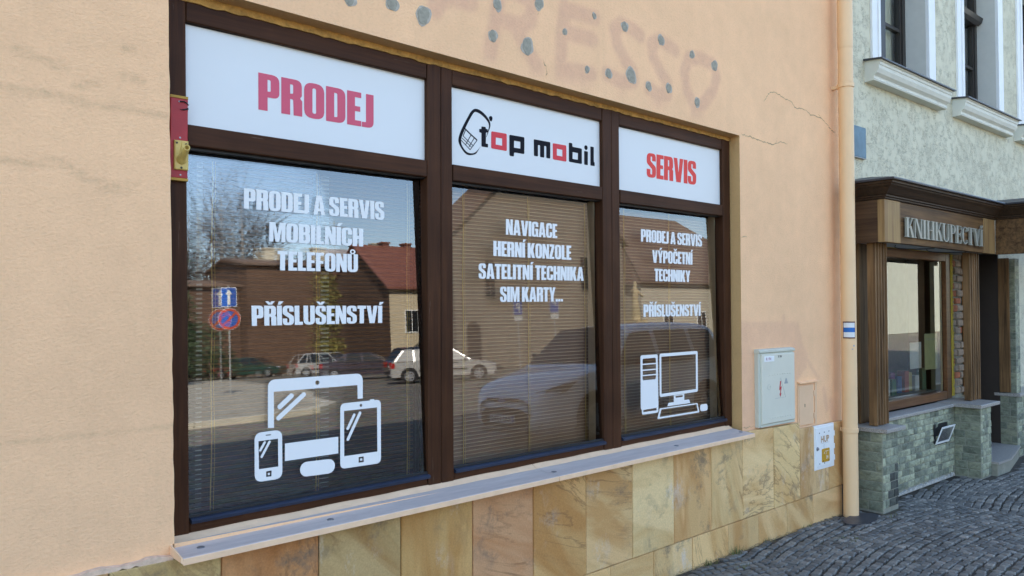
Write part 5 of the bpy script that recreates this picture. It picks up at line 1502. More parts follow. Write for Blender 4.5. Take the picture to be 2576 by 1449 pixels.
# ================================================================ the square across the street (seen mirrored in the panes)
isl = poly_slab("traffic_island", [(-14, -13.6), (5.8, -14.1), (7.3, -14.3), (8.9, -14.9), (10.1, -16.3), (10.6, -17.9), (11.3, -20), (12.5, -22.3), (16.0, -33), (19.0, -46), (-14, -46)], -0.3, 0.0, M['paving'])
tag(isl, kind="structure")
kp = [(-14, -13.6), (5.8, -14.1), (7.3, -14.3), (8.9, -14.9), (10.1, -16.3), (10.6, -17.9), (11.3, -20), (12.5, -22.3), (16.0, -33)]
mb = MB()
for i in range(len(kp) - 1):
    a, b = Vector((*kp[i], 0)), Vector((*kp[i + 1], 0))
    n_ = max(1, int((b - a).length / 1.0)); d = (b - a) / n_; nr = Vector((-d.y, d.x, 0)).normalized() * .30
    for k in range(n_):
        p, q = a + d * k + d * .006, a + d * (k + 1) - d * .006
        o_ = -nr * .04
        mb.loft([[p + o_ + Vector((0, 0, -.2)), q + o_ + Vector((0, 0, -.2)), q + nr + Vector((0, 0, -.2)), p + nr + Vector((0, 0, -.2))], [p + o_ + Vector((0, 0, .012)), q + o_ + Vector((0, 0, .012)), q + nr + Vector((0, 0, .012)), p + nr + Vector((0, 0, .012))]])
mb.build("kerb", M['kerb'], isl)

M['pole'] = plain('galvanised_pole', (0.42, 0.42, 0.40), 0.4, 0.5, 0.05)
M['sign_blue'] = plain('road_sign_blue', (0.015, 0.10, 0.42), 0.4)
M['sign_red'] = plain('road_sign_red', (0.55, 0.06, 0.02), 0.4)
M['sign_white'] = plain('road_sign_white', (0.8, 0.8, 0.78), 0.4)
def sign_face(t, parts):
    """parts: (name, outer, holes, y, mat) local, facing +y"""
    for nm, o, hs, y, m_ in parts:
        mb = MB().poly_y(o, -y, -y + .004, hs)
        mb.v = [(-x, -yy, z) for x, yy, z in mb.v]
        mb.build(nm, m_, t, local=True)
def pole(t, h, r=.035): MB().tube([(0, 0, -.1), (0, 0, h)], r, 10).build("pole", M['pole'], t, local=True)
rect = lambda x0, z0, x1, z1, r=.03: fillet([(x0, z0, r), (x1, z0, r), (x1, z1, r), (x0, z1, r)], 4)
t = thing("traffic_sign", "road sign with a blue arrow plate above a no parking disc", "traffic sign", (10.95, -24.9, 0.0), radians(12))
pole(t, 3.9)
arrow = [(-.045, 3.20), (.045, 3.20), (.045, 3.58), (.12, 3.58), (0, 3.76), (-.12, 3.58), (-.045, 3.58)]
sign_face(t, [("back_plate", rect(-.27, 3.13, .27, 3.83), [], .045, M['sign_white']), ("blue_field", rect(-.25, 3.15, .25, 3.81), [], .050, M['sign_blue']), ("arrow", arrow, [], .055, M['sign_white']),
    ("disc", circ(0, 2.70, .39, 32), [], .045, M['sign_white']), ("blue_disc", circ(0, 2.70, .375, 32), [], .050, M['sign_blue']), ("red_ring", circ(0, 2.70, .375, 32), [circ(0, 2.70, .29, 32)], .055, M['sign_red']),
    ("red_bar", ribbon([(-.215, 2.915), (.215, 2.485)], .04), [], .054, M['sign_red'])])
for k, (x, y, lab) in enumerate(((29.4, -30.2, "left one of the two blue parking signs mirrored in the middle window"), (30.3, -28.2, "right one of the two blue parking signs mirrored in the middle window"))):
    t = thing("parking_sign", lab, "traffic sign", (x, y, 0.0), radians(20), "parking signs on the square")
    pole(t, 3.75, .03)
    sign_face(t, [("back_plate", rect(-.27, 2.95, .27, 3.72), [], .045, M['sign_grey']), ("blue_field", rect(-.25, 2.97, .25, 3.70), [], .05, M['sign_dull']),
      ("letter", [(-.12, 3.08 + .2 * k), (-.04, 3.08 + .2 * k), (-.04, 3.30 + .1 * k), (.06, 3.32 + .1 * k), (.12, 3.38 + .1 * k), (.12, 3.56), (.06, 3.62), (-.12, 3.62)], [[(-.04, 3.40), (.03, 3.40), (.045, 3.54), (-.04, 3.55)]], .055, M['sign_grey']),
      ("plate", rect(-.25, 2.62, .25, 2.90), [], .045, M['sign_grey'])])

# ---------------------------------------------------------------- vehicles
M['car_glass'] = plain('car_window', (0.012, 0.015, 0.017), 0.32, 0, 0.0, spec=0.3)
M['tyre'] = plain('black_tyre', (0.012, 0.012, 0.012), 0.8)
M['rim'] = plain('silver_rim', (0.5, 0.5, 0.5), 0.3, 0.7, 0.05)
M['plastic'] = plain('black_plastic', (0.014, 0.014, 0.015), 0.45)
M['tail'] = plain('red_lamp', (0.35, 0.01, 0.008), 0.15)
M['lamp'] = plain('clear_lamp', (0.30, 0.31, 0.33), 0.08, 0.3)
M['plate_w'] = plain('number_plate_white', (0.7, 0.7, 0.68), 0.5)
def paint(name, c, metal=0.3):
    t = NT(name)
    t.b.inputs["Coat Weight"].default_value = 0.8
    t.b.inputs["Coat Roughness"].default_value = 0.22 if metal == 0.2 else 0.04
    return t.done(c, 0.45, None, metal, 0.5)
M['silver'] = paint('silver_paint', (0.38, 0.365, 0.335), 0.2)
M['dark_violet'] = paint('dark_violet_paint', (0.045, 0.032, 0.045))
M['navy'] = paint('dark_navy_paint', (0.012, 0.014, 0.032))
M['red_car'] = paint('red_paint', (0.24, 0.02, 0.012), 0)
M['green_car'] = paint('green_paint', (0.012, 0.045, 0.03), 0)
M['white_car'] = paint('white_paint_car', (0.36, 0.355, 0.33), 0)
M['van'] = paint('pale_blue_silver_paint', (0.84, 0.87, 0.92), 0.0)

def wheel(t, x, y, r=.31, s=1):
    w = MB().loft([[(x + rr_ * cos(a), yy, r + rr_ * sin(a)) for a in frange(0, 2 * pi, 20)[:-1]] for rr_, yy in ((r * .8, y - s * .18), (r, y - s * .16), (r, y - s * .02), (r * .86, y))]).build("wheel", M['tyre'], t, local=True)
    mb = MB().poly_y(circ(0, 0, r * .68, 18), 0, .01, back=True)
    mb.v = [(x + a, y + s * .004 - s * b, r + c) for a, b, c in mb.v]
    mb.build("rim", M['rim'], w, local=True)
    mb = MB()
    for k in range(7):
        a = 2 * pi * k / 7
        mb.poly_y([(r * .26 * cos(a) - .02 * sin(a), r * .26 * sin(a) + .02 * cos(a)), (r * .58 * cos(a - .16), r * .58 * sin(a - .16)), (r * .58 * cos(a + .3), r * .58 * sin(a + .3))], 0, .002)
    mb.v = [(x + a, y + s * .012 - s * b, r + c) for a, b, c in mb.v]
    mb.build("rim_gap", M['plastic'], w, local=True)

def car(label, mat, loc, rot, L=4.5, W=1.74, H=1.43, style='estate', group="cars parked on the square"):
    t = thing("parked_car", label, "car", loc, rot, group)
    h = L / 2; b = .90
    hood = h - 1.15
    if style == 'estate': prof = [(-h, .42), (-h + .04, .28), (h - .1, .24), (h, .40), (h - .02, .62), (h - .25, .74), (hood, .90), (-h + .12, .94), (-h + .02, .80)]
    else: prof = [(-h, .45), (-h + .06, .28), (h - .1, .24), (h, .40), (h - .02, .62), (h - .25, .74), (hood, .90), (-h + .75, .96), (-h + .06, .92), (-h, .70)]
    prof = [(p[0], p[1]) for p in ccw(prof)]
    rings = []
    for y, s, dz in ((-W / 2 + .02, .975, 0), (-W / 2, .985, 0), (-W / 2 + .08, 1, .015), (0, 1.0, .03), (W / 2 - .08, 1, .015), (W / 2, .985, 0), (W / 2 - .02, .975, 0)):
        rings.append([(x * s - (.10 * (abs(y) / (W / 2)) ** 3 if x > h - .3 else 0), y, (z - .55) * (s if abs(y) > W / 2 - .05 else 1) + .55 + (dz if z > .6 else 0)) for x, z in prof])
    MB().loft(rings).build("body", mat, t, local=True)
    # cabin
    f0, f1 = hood - .02, hood - .78
    r1, r0_ = (-h + .55, -h + .12) if style == 'estate' else (-h + 1.35, -h + .68)
    hb, ht = W / 2 - .03, W / 2 - .22
    def hull(x0, x1, x2, x3, z0, z1, hb, ht):
        return MB().loft([[(x0, -hb, z0), (x0, hb, z0), (x3, hb, z0), (x3, -hb, z0)], [(x1, -ht, z1), (x1, ht, z1), (x2, ht, z1), (x2, -ht, z1)]])
    g = hull(f0, f1, r1, r0_, b, H - .04, hb, ht).build("window_band", M['car_glass'], t, local=True)
    mb = hull(f1 + .10, f1 - .1, r1 + .1, r1 - .06, H - .055, H, ht + .015, ht - .1)
    lerp = lambda a, c, u: tuple(a[i] + (c[i] - a[i]) * u for i in range(3))
    for s in (-1, 1):
        e = .012 * s
        for (xa, xb, wd) in ((f0, f1, .07), ((f0 + r0_) / 2 + .25, (f1 + r1) / 2 + .2, .07), ((f0 + r0_) / 2 - .72, (f1 + r1) / 2 - .58, .08), (r0_ + .1, r1 + .06, .10)):
            A = [(xa - wd, s * hb + e, b), (xa + wd * .2, s * hb + e, b), (xb + wd * .2, s * ht + e, H - .05), (xb - wd, s * ht + e, H - .05)]
            mb.add(A + [(p[0], p[1] - e * 2, p[2]) for p in A], [(0, 1, 2, 3), (4, 7, 6, 5), (0, 4, 5, 1), (1, 5, 6, 2), (2, 6, 7, 3), (3, 7, 4, 0)])
    mb.build("roof", mat, t, local=True)
    for s in (-1, 1):
        for x in (h - .86, -h + .80):
            mbw = MB().poly_y([(x + .37 * cos(a), .31 + .37 * sin(a)) for a in frange(-.3, pi + .3, 14)], 0, .01)
            mbw.v = [(p[0], s * (W / 2 + .004) - s * p[1] * 1.0, p[2]) for p in mbw.v]
            mbw.build("wheel_arch", M['plastic'], t, local=True)
            wheel(t, x, s * (W / 2 + .012), .31, s)
        MB().bbox((h - .22, -.1, .58), (h - .03, .1, .72)).box((0, 0, 0), (0.001, .001, .001)) if False else None
        MB().loft([[(h - .33, s * (W / 2 - .03), .60), (h - .07, s * (W / 2 - .17), .58), (h - .07, s * (W / 2 - .45), .58)], [(h - .35, s * (W / 2 - .05), .73), (h - .12, s * (W / 2 - .20), .72), (h - .12, s * (W / 2 - .45), .72)]]).build("headlight", M['lamp'], t, local=True)
        MB().box((-h - .012, s * (W / 2 - .28) - .11, .64), (-h + .18, s * (W / 2 - .28) + .11 + .0, .90)).box((-h + .02, s * (W / 2 - .06) - .05, .66), (-h + .2, s * (W / 2 - .06) + .05, .90)).build("tail_light", M['tail'], t, local=True)
        MB().loft([[(hood - .28, s * (W / 2 - .02), .93), (hood - .20, s * (W / 2 + .16), .94), (hood - .28, s * (W / 2 + .16), .94)], [(hood - .28, s * (W / 2 - .02), 1.0), (hood - .2, s * (W / 2 + .16), 1.08), (hood - .28, s * (W / 2 + .16), 1.08)]]).build("mirror", mat, t, local=True)
        MB().box((-h + 1.2, s * (W / 2 + .0) - .012, .50), (h - 1.35, s * (W / 2) + .012, .56)).build("side_strip", M['plastic'], t, local=True)
        for x in (.35, -.55): MB().box((x, s * (W / 2 + .004) - .012, .80), (x + .2, s * (W / 2 + .004) + .014, .83)).build("handle", M['plastic'], t, local=True)
    MB().box((-h - .02, -.26, .56 if style != 'estate' else .60), (-h + .05, .26, .67 if style != 'estate' else .71)).build("number_plate", M['plate_w'], t, local=True)
    MB().box((h - .10, -.45, .42), (h + .006, .45, .54)).build("grille", M['plastic'], t, local=True)
    return t
a_ = atan2(1.27, 2.04)
car("silver estate car parked side on, mirrored across the left and middle windows", M['silver'], (20.35, -25.0, -.12), a_, 4.6, 1.74, 1.45)
car("dark navy estate car seen from behind with red tail lights, beside the silver car", M['navy'], (22.6, -29.0, -.12), radians(6), 4.5, 1.78, 1.55)
car("dark violet saloon car parked left of the navy estate", M['dark_violet'], (21.6, -33.6, -.12), radians(40), 4.6, 1.75, 1.40, 'saloon')
car("white car half hidden behind the dark violet saloon", M['white_car'], (23.6, -41.0, -.12), radians(62), 4.2, 1.74, 1.5)
car("green car parked at the back left of the white one", M['green_car'], (22.8, -50.5, -.12), radians(50), 4.3, 1.72, 1.42, 'saloon')
car("red estate car parked farthest back by the trees", M['red_car'], (19.2, -51.0, -.12), radians(30), 4.5, 1.74, 1.45)

def van():
    t = thing("parked_van", "pale silver blue van parked by the kerb, mirrored in the middle and right windows", "van", (7.38, -5.72, -.12), 0)
    ST = [(0.00, .56, .50, .36, .50, .66), (0.04, .68, .62, .26, .55, .76), (0.16, .80, .74, .20, .62, .86), (.45, .88, .80, .19, .80, .95), (.85, .90, .82, .19, .92, 1.03), (1.22, .90, .84, .19, 1.00, 1.09),
          (1.50, .905, .74, .19, 1.02, 1.38), (1.85, .905, .70, .19, 1.03, 1.635), (2.3, .905, .71, .19, 1.03, 1.69), (3.1, .905, .71, .19, 1.03, 1.70), (3.9, .90, .70, .19, 1.03, 1.68), (4.25, .88, .68, .22, 1.02, 1.62), (4.36, .84, .62, .28, 1.0, 1.4), (4.40, .76, .55, .38, .95, 1.2)]
    rings = []
    for x, hl, ht, z0, zb, zt in ST:
        half = [(0.0, z0), (hl * .9, z0), (hl * .985, z0 + .12), (hl, (z0 + zb) / 2), (hl * .985, zb), ((hl + ht) / 2, (zb + zt) / 2 + .01), (ht, zt - .05), (ht * .82, zt - .005), (0.0, zt + .02)]
        ring = [(x, y, z) for y, z in half] + [(x, -y, z) for y, z in half[-2:0:-1]]
        rings.append(ring)
    o = MB().loft(rings).build("body", M['van'], t, local=True, smooth=True)
    ss = o.modifiers.new("smooth", 'SUBSURF'); ss.levels = 1; ss.render_levels = 2
    G = M['car_glass']
    MB().add([(1.16, -.70, 1.105), (1.16, .70, 1.105), (1.80, .60, 1.625), (1.80, -.60, 1.625), (1.13, 0, 1.125), (1.80, 0, 1.655)], [(0, 4, 5, 3), (4, 1, 2, 5)]).build("windscreen", G, t, local=True)
    for s in (1, -1):
        yy = lambda z: s * (.918 - max(0, z - 1.05) * .335)
        for nm, P in (("side_window", [(1.42, 1.06), (1.62, 1.24), (1.92, 1.53), (2.40, 1.56), (2.40, 1.06)]), ("side_window", [(2.50, 1.06), (2.50, 1.56), (3.30, 1.57), (3.30, 1.06)]), ("side_window", [(3.40, 1.06), (3.40, 1.57), (3.95, 1.54), (4.1, 1.10)])):
            MB().add([(x, yy(z) + s * .012, z) for x, z in P], [tuple(range(len(P)))]).build(nm, G, t, local=True)
        for x in (2.45, 3.36): MB().tube([(x, yy(z) + s * .004, z) for z in (.32, .6, 1.0)], .006, 4).build("door_gap", M['plastic'], t, local=True)
        for x in (2.2, 2.6): MB().box((x, s * .905 - .015, .93), (x + .2, s * .905 + .02, .965)).build("handle", M['van'], t, local=True)
        MB().loft([[(1.55, s * .90, 1.06), (1.62, s * 1.10, 1.07), (1.70, s * 1.10, 1.07)], [(1.55, s * .9, 1.14), (1.60, s * 1.10, 1.27), (1.70, s * 1.10, 1.27)]]).build("mirror", M['plastic'], t, local=True)
        # swept headlight round the corner
        MB().add([(.055, s * .50, .70), (.10, s * .64, .67), (.20, s * .775, .68), (.42, s * .872, .75), (.62, s * .885, .88), (.40, s * .845, .86), (.18, s * .755, .80), (.08, s * .62, .765)], [tuple(range(8))]).build("headlight", M['plastic'], t, local=True)
        MB().add([(.075, s * .56, .705), (.175, s * .745, .715), (.36, s * .85, .77), (.34, s * .838, .82), (.15, s * .735, .765)], [tuple(range(5))]).build("lamp_lens", M['lamp'], t, local=True)
        MB().add([(.06 + .03 * abs(cos(a)) , s * (.64 + .06 * cos(a)), .34 + .05 * sin(a)) for a in frange(0, 2 * pi, 12)[:-1]], [tuple(range(12))]).build("fog_lamp", M['plastic'], t, local=True)
        for x in (.95, 3.65):
            mbw = MB().poly_y([(x + .40 * cos(a), .33 + .40 * sin(a)) for a in frange(-.3, pi + .3, 16)], 0, .01)
            mbw.v = [(p[0], s * .912 - s * p[1], p[2]) for p in mbw.v]
            mbw.build("wheel_arch", M['plastic'], t, local=True)
            wheel(t, x, s * .918, .33, s)
    def front(name, yz, m_, x0=-.035, curve=.10):
        vs = [(x0 + curve * abs(y) ** 2.2, y, z) for y, z in yz]
        return MB().add(vs, [tuple(range(len(vs)))]).build(name, m_, t, local=True)
    front("main_grille", [(-.44, .27), (.44, .27), (.52, .36), (.50, .46), (.38, .53), (0, .55), (-.38, .53), (-.50, .46), (-.52, .36)], M['plastic'])
    front("upper_grille", [(-.34, .635), (0, .615), (.34, .635), (.36, .675), (0, .68), (-.36, .675)], M['plastic'], -.03)
    front("bumper_slot", [(-.5, .19), (.5, .19), (.55, .235), (-.55, .235)], M['plastic'], -.025)
    em = front("emblem", [(.075 * cos(a), .65 + .032 * sin(a)) for a in frange(0, 2 * pi, 16)[:-1]], M['sign_blue'], -.04)
    me = emitless_text("Ford", 1.0)
    xs = [v.co.x for v in me.vertices]; ys = [v.co.y for v in me.vertices]
    for v in me.vertices: v.co = (-.0415, .052 - .104 * (v.co.x - min(xs)) / (max(xs) - min(xs)), .635 + .030 * (v.co.y - min(ys)) / (max(ys) - min(ys)))
    me.materials.clear(); me.materials.append(M['sign_white'])
    o = bpy.data.objects.new("emblem_text", me); COL.objects.link(o); adopt(o, em, True)
    np_ = MB().box((-.055, -.26, .335), (-.02, .26, .445)).build("number_plate", M['plate_w'], t, local=True)
    MB().box((-.0562, .225, .34), (-.055, .258, .44)).build("plate_band", M['sign_blue'], np_, local=True)
    me = emitless_text("4AI 1390", 1.0, .02)
    xs = [v.co.x for v in me.vertices]; ys = [v.co.y for v in me.vertices]
    x0, x1, y0, y1 = min(xs), max(xs), min(ys), max(ys)
    for v in me.vertices: v.co = (-.0565, .205 - .43 * (v.co.x - x0) / (x1 - x0), .352 + .075 * (v.co.y - y0) / (y1 - y0))
    me.materials.clear(); me.materials.append(M['plastic'])
    o = bpy.data.objects.new("plate_text", me); COL.objects.link(o); adopt(o, np_, True)
van()

# ---------------------------------------------------------------- houses
M['cream_wall'] = plain('cream_render', (0.56, 0.47, 0.32), 0.9, 0, 0.06, 1)
M['beige_wall'] = plain('beige_render', (0.18, 0.15, 0.112), 0.9, 0, 0.08, .6)
M['pale_wall'] = plain('pale_render', (0.45, 0.405, 0.31), 0.9, 0, 0.05, 1)
M['pale_bright'] = plain('bright_render', (0.36, 0.37, 0.30), 0.9, 0, 0.05, 1)
M['grey_wall'] = plain('grey_render', (0.33, 0.33, 0.33), 0.9, 0, 0.05, 1)
M['brown_wall'] = plain('dark_brown_wall', (0.085, 0.048, 0.030), 0.9, 0, 0.2, 1.5)  # dark brown walls; on the gable end it paints in the shade
M['brown_roof'] = plain('brown_roof_tiles', (0.13, 0.085, 0.06), 0.8, 0, 0.15, 2)
M['red_roof'] = plain('red_sheet_roof', (0.20, 0.078, 0.055), 0.55, 0, 0.15, 2)
M['grey_roof'] = plain('grey_sheet_roof', (0.33, 0.30, 0.29), 0.55, 0, 0.1, 2)
M['house_win'] = plain('house_window', (0.02, 0.022, 0.025), 0.1)
def house(label, x0, x1, yf, dep, ze, zr, wall, roof, wins=(), gable=False, side=None, ridges=0, chim=(), hip=0.0, wsize=(1.0, 1.5), trim='white_trim'):
    """front wall at y=yf facing the street; ridge parallel to the street unless gable"""
    t = thing("town_house", label, "building", ((x0 + x1) / 2, yf - dep / 2, 0))
    xm, ym = (x0 + x1) / 2, yf - dep / 2
    mb = MB()
    if gable:
        mb.poly_y([(x0, -.1), (x1, -.1), (x1, ze), (xm, zr), (x0, ze)], 0, 0, side=False)
        mb.v = [(x, yf, z) for x, y, z in mb.v]
        mb.box((x0, yf - dep, -.1), (x1, yf - .01, ze - .02))
    else:
        mb.box((x0, yf - dep, -.1), (x1, yf, ze))
        if not hip:
            for x in (x0 + .01, x1 - .01): mb.add([(x, yf, ze), (x, yf - dep, ze), (x, ym, zr)], [(0, 1, 2)])
    if side:
        MB().add([(x0 - .02, yf - .02, -.1), (x0 - .02, yf - dep, -.1), (x0 - .02, yf - dep, ze), (x0 - .02, ym, zr), (x0 - .02, yf - .02, ze)], [(0, 1, 2, 3, 4)]).build("gable_wall", side, t)
    mb.build("wall", wall, t)
    o = .35
    r = MB()
    if gable:
        for s, xa in ((-1, x0 - o), (1, x1 + o)):
            za = ze - o * (zr - ze) / ((x1 - x0) / 2)
            r.loft([[(xa, y, za), (xm, y, zr), (xm, y, zr + .18), (xa, y, za + .18)] for y in (yf + o, yf - dep)])
    else:
        za = ze - o * (zr - ze) / (dep / 2)
        a, b = x0 - o, x1 + o
        for yA in (yf + o, yf - dep - o):
            r.loft([[(a + (0), yA, za), (a + hip, ym, zr), (a + hip, ym, zr + .15), (a, yA, za + .15)], [(b, yA, za), (b - hip, ym, zr), (b - hip, ym, zr + .15), (b, yA, za + .15)]])
        if hip:
            for xa, xb in ((a, a + hip), (b, b - hip)):
                r.add([(xa, yf + o, za), (xa, yf - dep - o, za), (xb, ym, zr)], [(0, 1, 2)])
    ro = r.build("roof", roof, t)
    if ridges:
        sm = MB()
        for k in range(ridges):
            x = x0 + (x1 - x0) * (k + .5) / ridges
            sm.loft([[(x - .02, yf + o, za + .15), (x + .02, yf + o, za + .15), (x, yf + o, za + .20)], [(x - .02, ym, zr + .15), (x + .02, ym, zr + .15), (x, ym, zr + .20)]])
        sm.build("roof_seams", roof, ro)
    for cx, cz, cw, m_ in chim:
        MB().box((cx, ym - .3, zr - .8), (cx + cw, ym + .3, cz)).box((cx - .08, ym - .38, cz), (cx + cw + .08, ym + .38, cz + .12)).build("chimney", m_, ro)
    for wx, wz in wins:
        w, h_ = wsize
        f = MB().box((wx - w / 2 - .08, yf, wz - .08), (wx + w / 2 + .08, yf + .05, wz + h_ + .08)).build("window", M[trim], t)
        MB().box((wx - w / 2, yf + .0505, wz), (wx - .03, yf + .055, wz + h_)).box((wx + .03, yf + .0505, wz), (wx + w / 2, yf + .055, wz + h_)).build("pane", M['house_win'], f)
    return t
house("cream house with a red sheet metal roof, mirrored in the left window", 30.4, 38.0, -45.0, 9, 5.9, 9.3, M['cream_wall'], M['red_roof'], [(32.2, 2.6), (34.6, 2.6)], ridges=22, side=M['brown_wall'], chim=((32.6, 9.6, .6, M['red_roof']), (34.6, 9.6, .6, M['red_roof'])))  # dark brown side colour puts the gable end in shade
house("low grey house with a grey sheet roof behind the red roofed one", 36.6, 50.0, -63.0, 9, 7.0, 11.5, M['grey_wall'], M['grey_roof'], ridges=20, chim=((40.2, 12.1, .9, M['pale_wall']), (42.6, 12.3, .9, M['pale_wall'])))
bl = house("long dark brown building behind the parked cars", 25.0, 37.6, -57.0, 8, 8.6, 9.4, M['brown_wall'], M['brown_roof'], chim=((28.2, 10.4, 1.6, M['pale_wall']), (32.6, 10.6, 1.2, M['pale_wall'])))
house("lower brown building at the left end of the dark brown one", 15.5, 24.8, -58.0, 8, 6.9, 7.6, M['brown_wall'], M['brown_roof'])
an = MB()
bx_, by_ = 34.4, -60.0
an.tube([(bx_, by_, 9.0), (bx_, by_, 13.1)], .035, 6)
for z, l in ((12.6, 1.1), (12.0, .8), (11.6, .9)):
    an.tube([(bx_ - l, by_, z + .05), (bx_ + l * 1.1, by_, z - .03)], .018, 4)
    for k in range(7): an.tube([(bx_ - l + k * l * .33, by_ - .25, z), (bx_ - l + k * l * .33, by_ + .25, z)], .012, 4)
an.build("aerial", M['pole'], bl)
hA = house("tall beige gabled house behind the parking signs, mirrored in the middle window", 27.9, 43.0, -34.0, 3.0, 8.2, 14.6, M['beige_wall'], M['brown_roof'], [(30.6, 4.3), (38.9, 4.8)], gable=True, wsize=(.7, 2.2), trim='beige_wall')
mb = MB().poly_y([(28.7, -.1), (29.7, -.1), (29.7, 2.3)] + [(29.2 + .5 * cos(a), 2.3 + .5 * sin(a)) for a in frange(0, pi, 10)][1:-1] + [(28.7, 2.3)], 0, .02)
mb.v = [(x, -33.97 + y, z) for x, y, z in mb.v]
mb.build("arched_doorway", M['dark_fill'], hA)
house("long pale house with a brown hipped roof, mirrored in the right window", 43.6, 62.0, -33.0, 14, 5.5, 11.5, M['pale_wall'], M['brown_roof'], [(46.5, 1.6), (50.5, 1.6), (54.5, 1.6)], hip=5.0)
house("cream corner house far left on the square", -6.0, 9.5, -62.0, 10, 7.0, 11.0, M['cream_wall'], M['red_roof'], [(7.5, 3.8), (4.5, 3.8), (1.5, 3.8), (7.5, 1.0), (4.5, 1.0)], hip=3)
house("long pale house reflected in the bookshop window", 40.0, 66.0, -15.5, 8, 8.0, 12.0, M['pale_bright'], M['brown_roof'], [(49.5, 4.5), (55, 4.5), (60.5, 4.5)])
house("beige house closing the square far left", -42.0, -12.0, -52.0, 12, 8.0, 12.0, M['beige_wall'], M['red_roof'], [(-15, 4.5), (-19, 4.5), (-23, 4.5)])

# ---------------------------------------------------------------- statue
M['gold_stone'] = plain('pale_gold_sandstone', (0.40, 0.32, 0.18), 0.7, 0, 0.25, 4)
stt = thing("statue", "pale sandstone statue of a robed figure on a tall pedestal, mirrored in the right window", "statue", (38.6, -29.4, 0))
MB().box((-.55, -.55, -.1), (.55, .55, .5)).box((-.42, -.42, .5), (.42, .42, 2.3)).box((-.52, -.52, 2.3), (.52, .52, 2.5)).build("pedestal", M['gold_stone'], stt, local=True)
fg = [((0, 0, 2.5), .34), ((.02, .02, 3.0), .30), ((0, .0, 3.5), .25), ((-.04, 0, 3.8), .22), ((-.05, .02, 4.15), .27), ((-.04, .04, 4.42), .26), ((0, .05, 4.56), .10), ((.02, .06, 4.72), .13), ((.02, .06, 4.86), .12), ((.02, .06, 4.95), .04)]
mb = MB().loft([[(c[0] + r * (1.0 + .14 * sin(5 * a + z_ * 3)) * cos(a), c[1] + r * .8 * (1 + .12 * sin(7 * a + 2 * z_)) * sin(a), c[2]) for a in frange(0, 2 * pi, 24)[:-1]] for c, r in fg for z_ in (c[2],)])
mb.build("figure", M['gold_stone'], stt, local=True, smooth=True)
MB().tube([(.20, .05, 4.35), (.42, .2, 4.05), (.30, .38, 3.95), (.12, .40, 4.1)], [.10, .085, .07, .055], 8).tube([(-.28, .05, 4.38), (-.48, .15, 4.1), (-.40, .30, 4.45), (-.38, .32, 4.62)], [.10, .085, .065, .05], 8).build("arms", M['gold_stone'], stt, local=True, smooth=True)

# ---------------------------------------------------------------- trees
M['bark'] = plain('birch_twig_bark', (0.05, 0.036, 0.028), 0.9, 0, 0.2, 3)
M['trunk'] = plain('pale_birch_trunk', (0.34, 0.31, 0.27), 0.9, 0, 0.35, 2)
M['ever'] = plain('evergreen_leaf', (0.035, 0.055, 0.02), 0.7, 0, 0.45, 1.5)
M['thuja'] = plain('yellow_green_thuja', (0.16, 0.14, 0.025), 0.7, 0, 0.4, 1.5)
def bare_tree(label, x, y, H, seed, spread=1.0):
    rnd = random.Random(seed)
    t = thing("birch_tree", label, "tree", (x, y, 0), 0, "bare trees on the square")
    tr = MB(); br = MB()
    pts = [Vector((0, 0, 0))]
    for k in range(8): pts.append(pts[-1] + Vector((rnd.uniform(-.12, .12), rnd.uniform(-.12, .12), H / 8)))
    tr.tube(pts, [.16 * (1 - .85 * k / 8) * H / 11 + .012 for k in range(9)], 8)
    def grow(p, d, l, r, lev):
        n_ = 4 if lev < 3 else 3
        P = [p]
        for k in range(n_):
            d = (d + Vector((rnd.uniform(-.22, .22), rnd.uniform(-.22, .22), rnd.uniform(-.10, .16 if lev < 3 else .02)))).normalized()
            P.append(P[-1] + d * l / n_)
        br.tube(P, [r * (1 - .6 * k / n_) for k in range(n_ + 1)], 5 if lev < 2 else 3, caps=False)
        if lev >= 3: return
        for k in range(1, n_ + 1):
            for _ in range(2):
                a = rnd.uniform(0, 2 * pi)
                nd = (d * 1.1 + Vector((cos(a), sin(a), rnd.uniform(-.1, .6)))).normalized()
                grow(P[k], nd, l * rnd.uniform(.5, .75), max(.018, r * .55), lev + 1)
    for k in range(2, 9):
        for _ in range(2):
            a = rnd.uniform(0, 2 * pi)
            u = k / 8
            grow(pts[k], Vector((cos(a) * spread, sin(a) * spread, 1.15)).normalized(), H * (.40 - .27 * u) * rnd.uniform(.9, 1.3), .07 * (1.2 - u) * H / 11, 1 if u < .7 else 2)
    tr.build("trunk", M['trunk'], t, local=True)
    br.build("crown", M['bark'], t, local=True)
bare_tree("tall bare birch at the left edge of the left window's reflection", 26.0, -70.0, 14.6, 3)
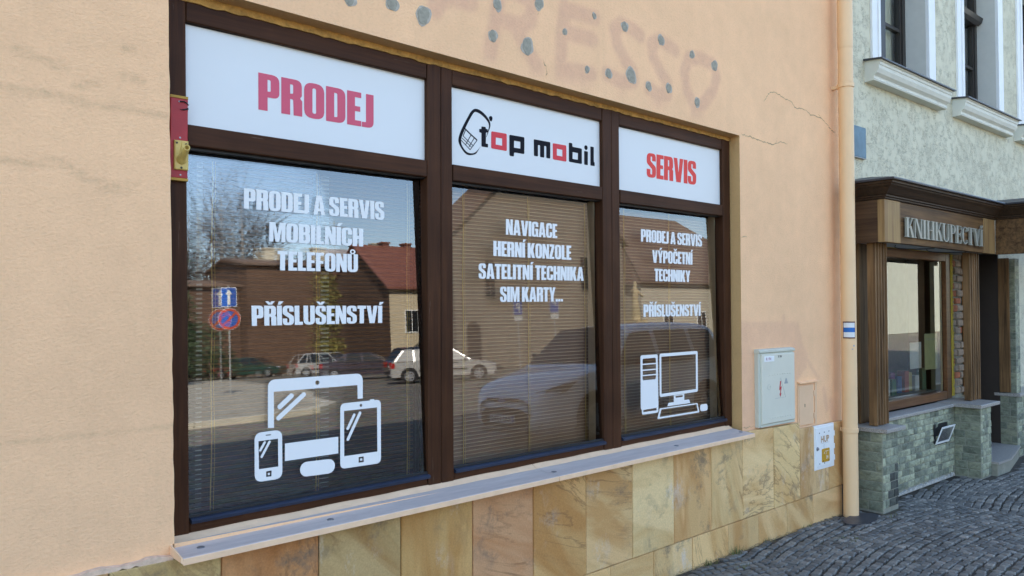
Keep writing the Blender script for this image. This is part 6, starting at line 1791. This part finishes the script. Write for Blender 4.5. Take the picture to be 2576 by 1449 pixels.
bare_tree("slim bare birch second from the left in the reflection", 28.2, -71.0, 16.6, 5, .7)
bare_tree("tallest bare birch with an open crown in the reflection", 30.6, -71.0, 17.2, 8, .8)
bare_tree("bare forked tree leaning in front of the grey sky right of the birches", 32.6, -72.0, 14.5, 12, .9)
bare_tree("small bare tree with a dense crown left of the birches", 23.6, -69.0, 12.5, 15, .9)
def leafy(name, label, x, y, H, Rw, mat, n_, seed, shape, leaf=.14, group=None):
    rnd = random.Random(seed)
    t = thing(name, label, "tree", (x, y, 0), 0, group)
    MB().tube([(0, 0, -.1), (.05, 0, H * .5), (0, .04, H * .85)], [.16, .1, .03], 8).build("trunk", M['bark'], t, local=True)
    mb = MB()
    cl = [(rnd.uniform(0, 2 * pi), rnd.uniform(.05, 1), rnd.uniform(.2, 1)) for _ in range(60)]
    for _ in range(n_):
        ca, cz, cr = cl[rnd.randrange(60)]
        rad = Rw * shape(cz) * (.35 + .65 * cr)
        c = Vector((rad * cos(ca), rad * sin(ca), cz * H)) + Vector((rnd.gauss(0, .22), rnd.gauss(0, .22), rnd.gauss(0, .25)))
        u = Vector((rnd.gauss(0, 1), rnd.gauss(0, 1), rnd.gauss(0, 1))).normalized() * leaf
        v = u.cross(Vector((rnd.gauss(0, 1), rnd.gauss(0, 1), rnd.gauss(0, 1)))).normalized() * leaf * .6
        mb.add([c - u, c + v, c + u, c - v], [(0, 1, 2, 3)])
    mb.build("crown", mat, t, local=True)
leafy("conifer_tree", "narrow yellow green conifer between the dark building and the red roofed house", 27.0, -47.5, 6.6, .9, M['thuja'], 2600, 2, lambda u: 1.05 - u * .8)
leafy("evergreen_tree", "dark dense evergreen at the far left edge of the reflection", 13.6, -40.0, 7.0, 1.9, M['ever'], 3500, 4, lambda u: .7 + .5 * u - .9 * u * u)
leafy("evergreen_tree", "low dark bush under the bare birches", 18.2, -48.0, 3.2, 2.4, M['ever'], 2500, 6, lambda u: 1.0 - .5 * u)
# text helper objects are all removed; nothing else to do
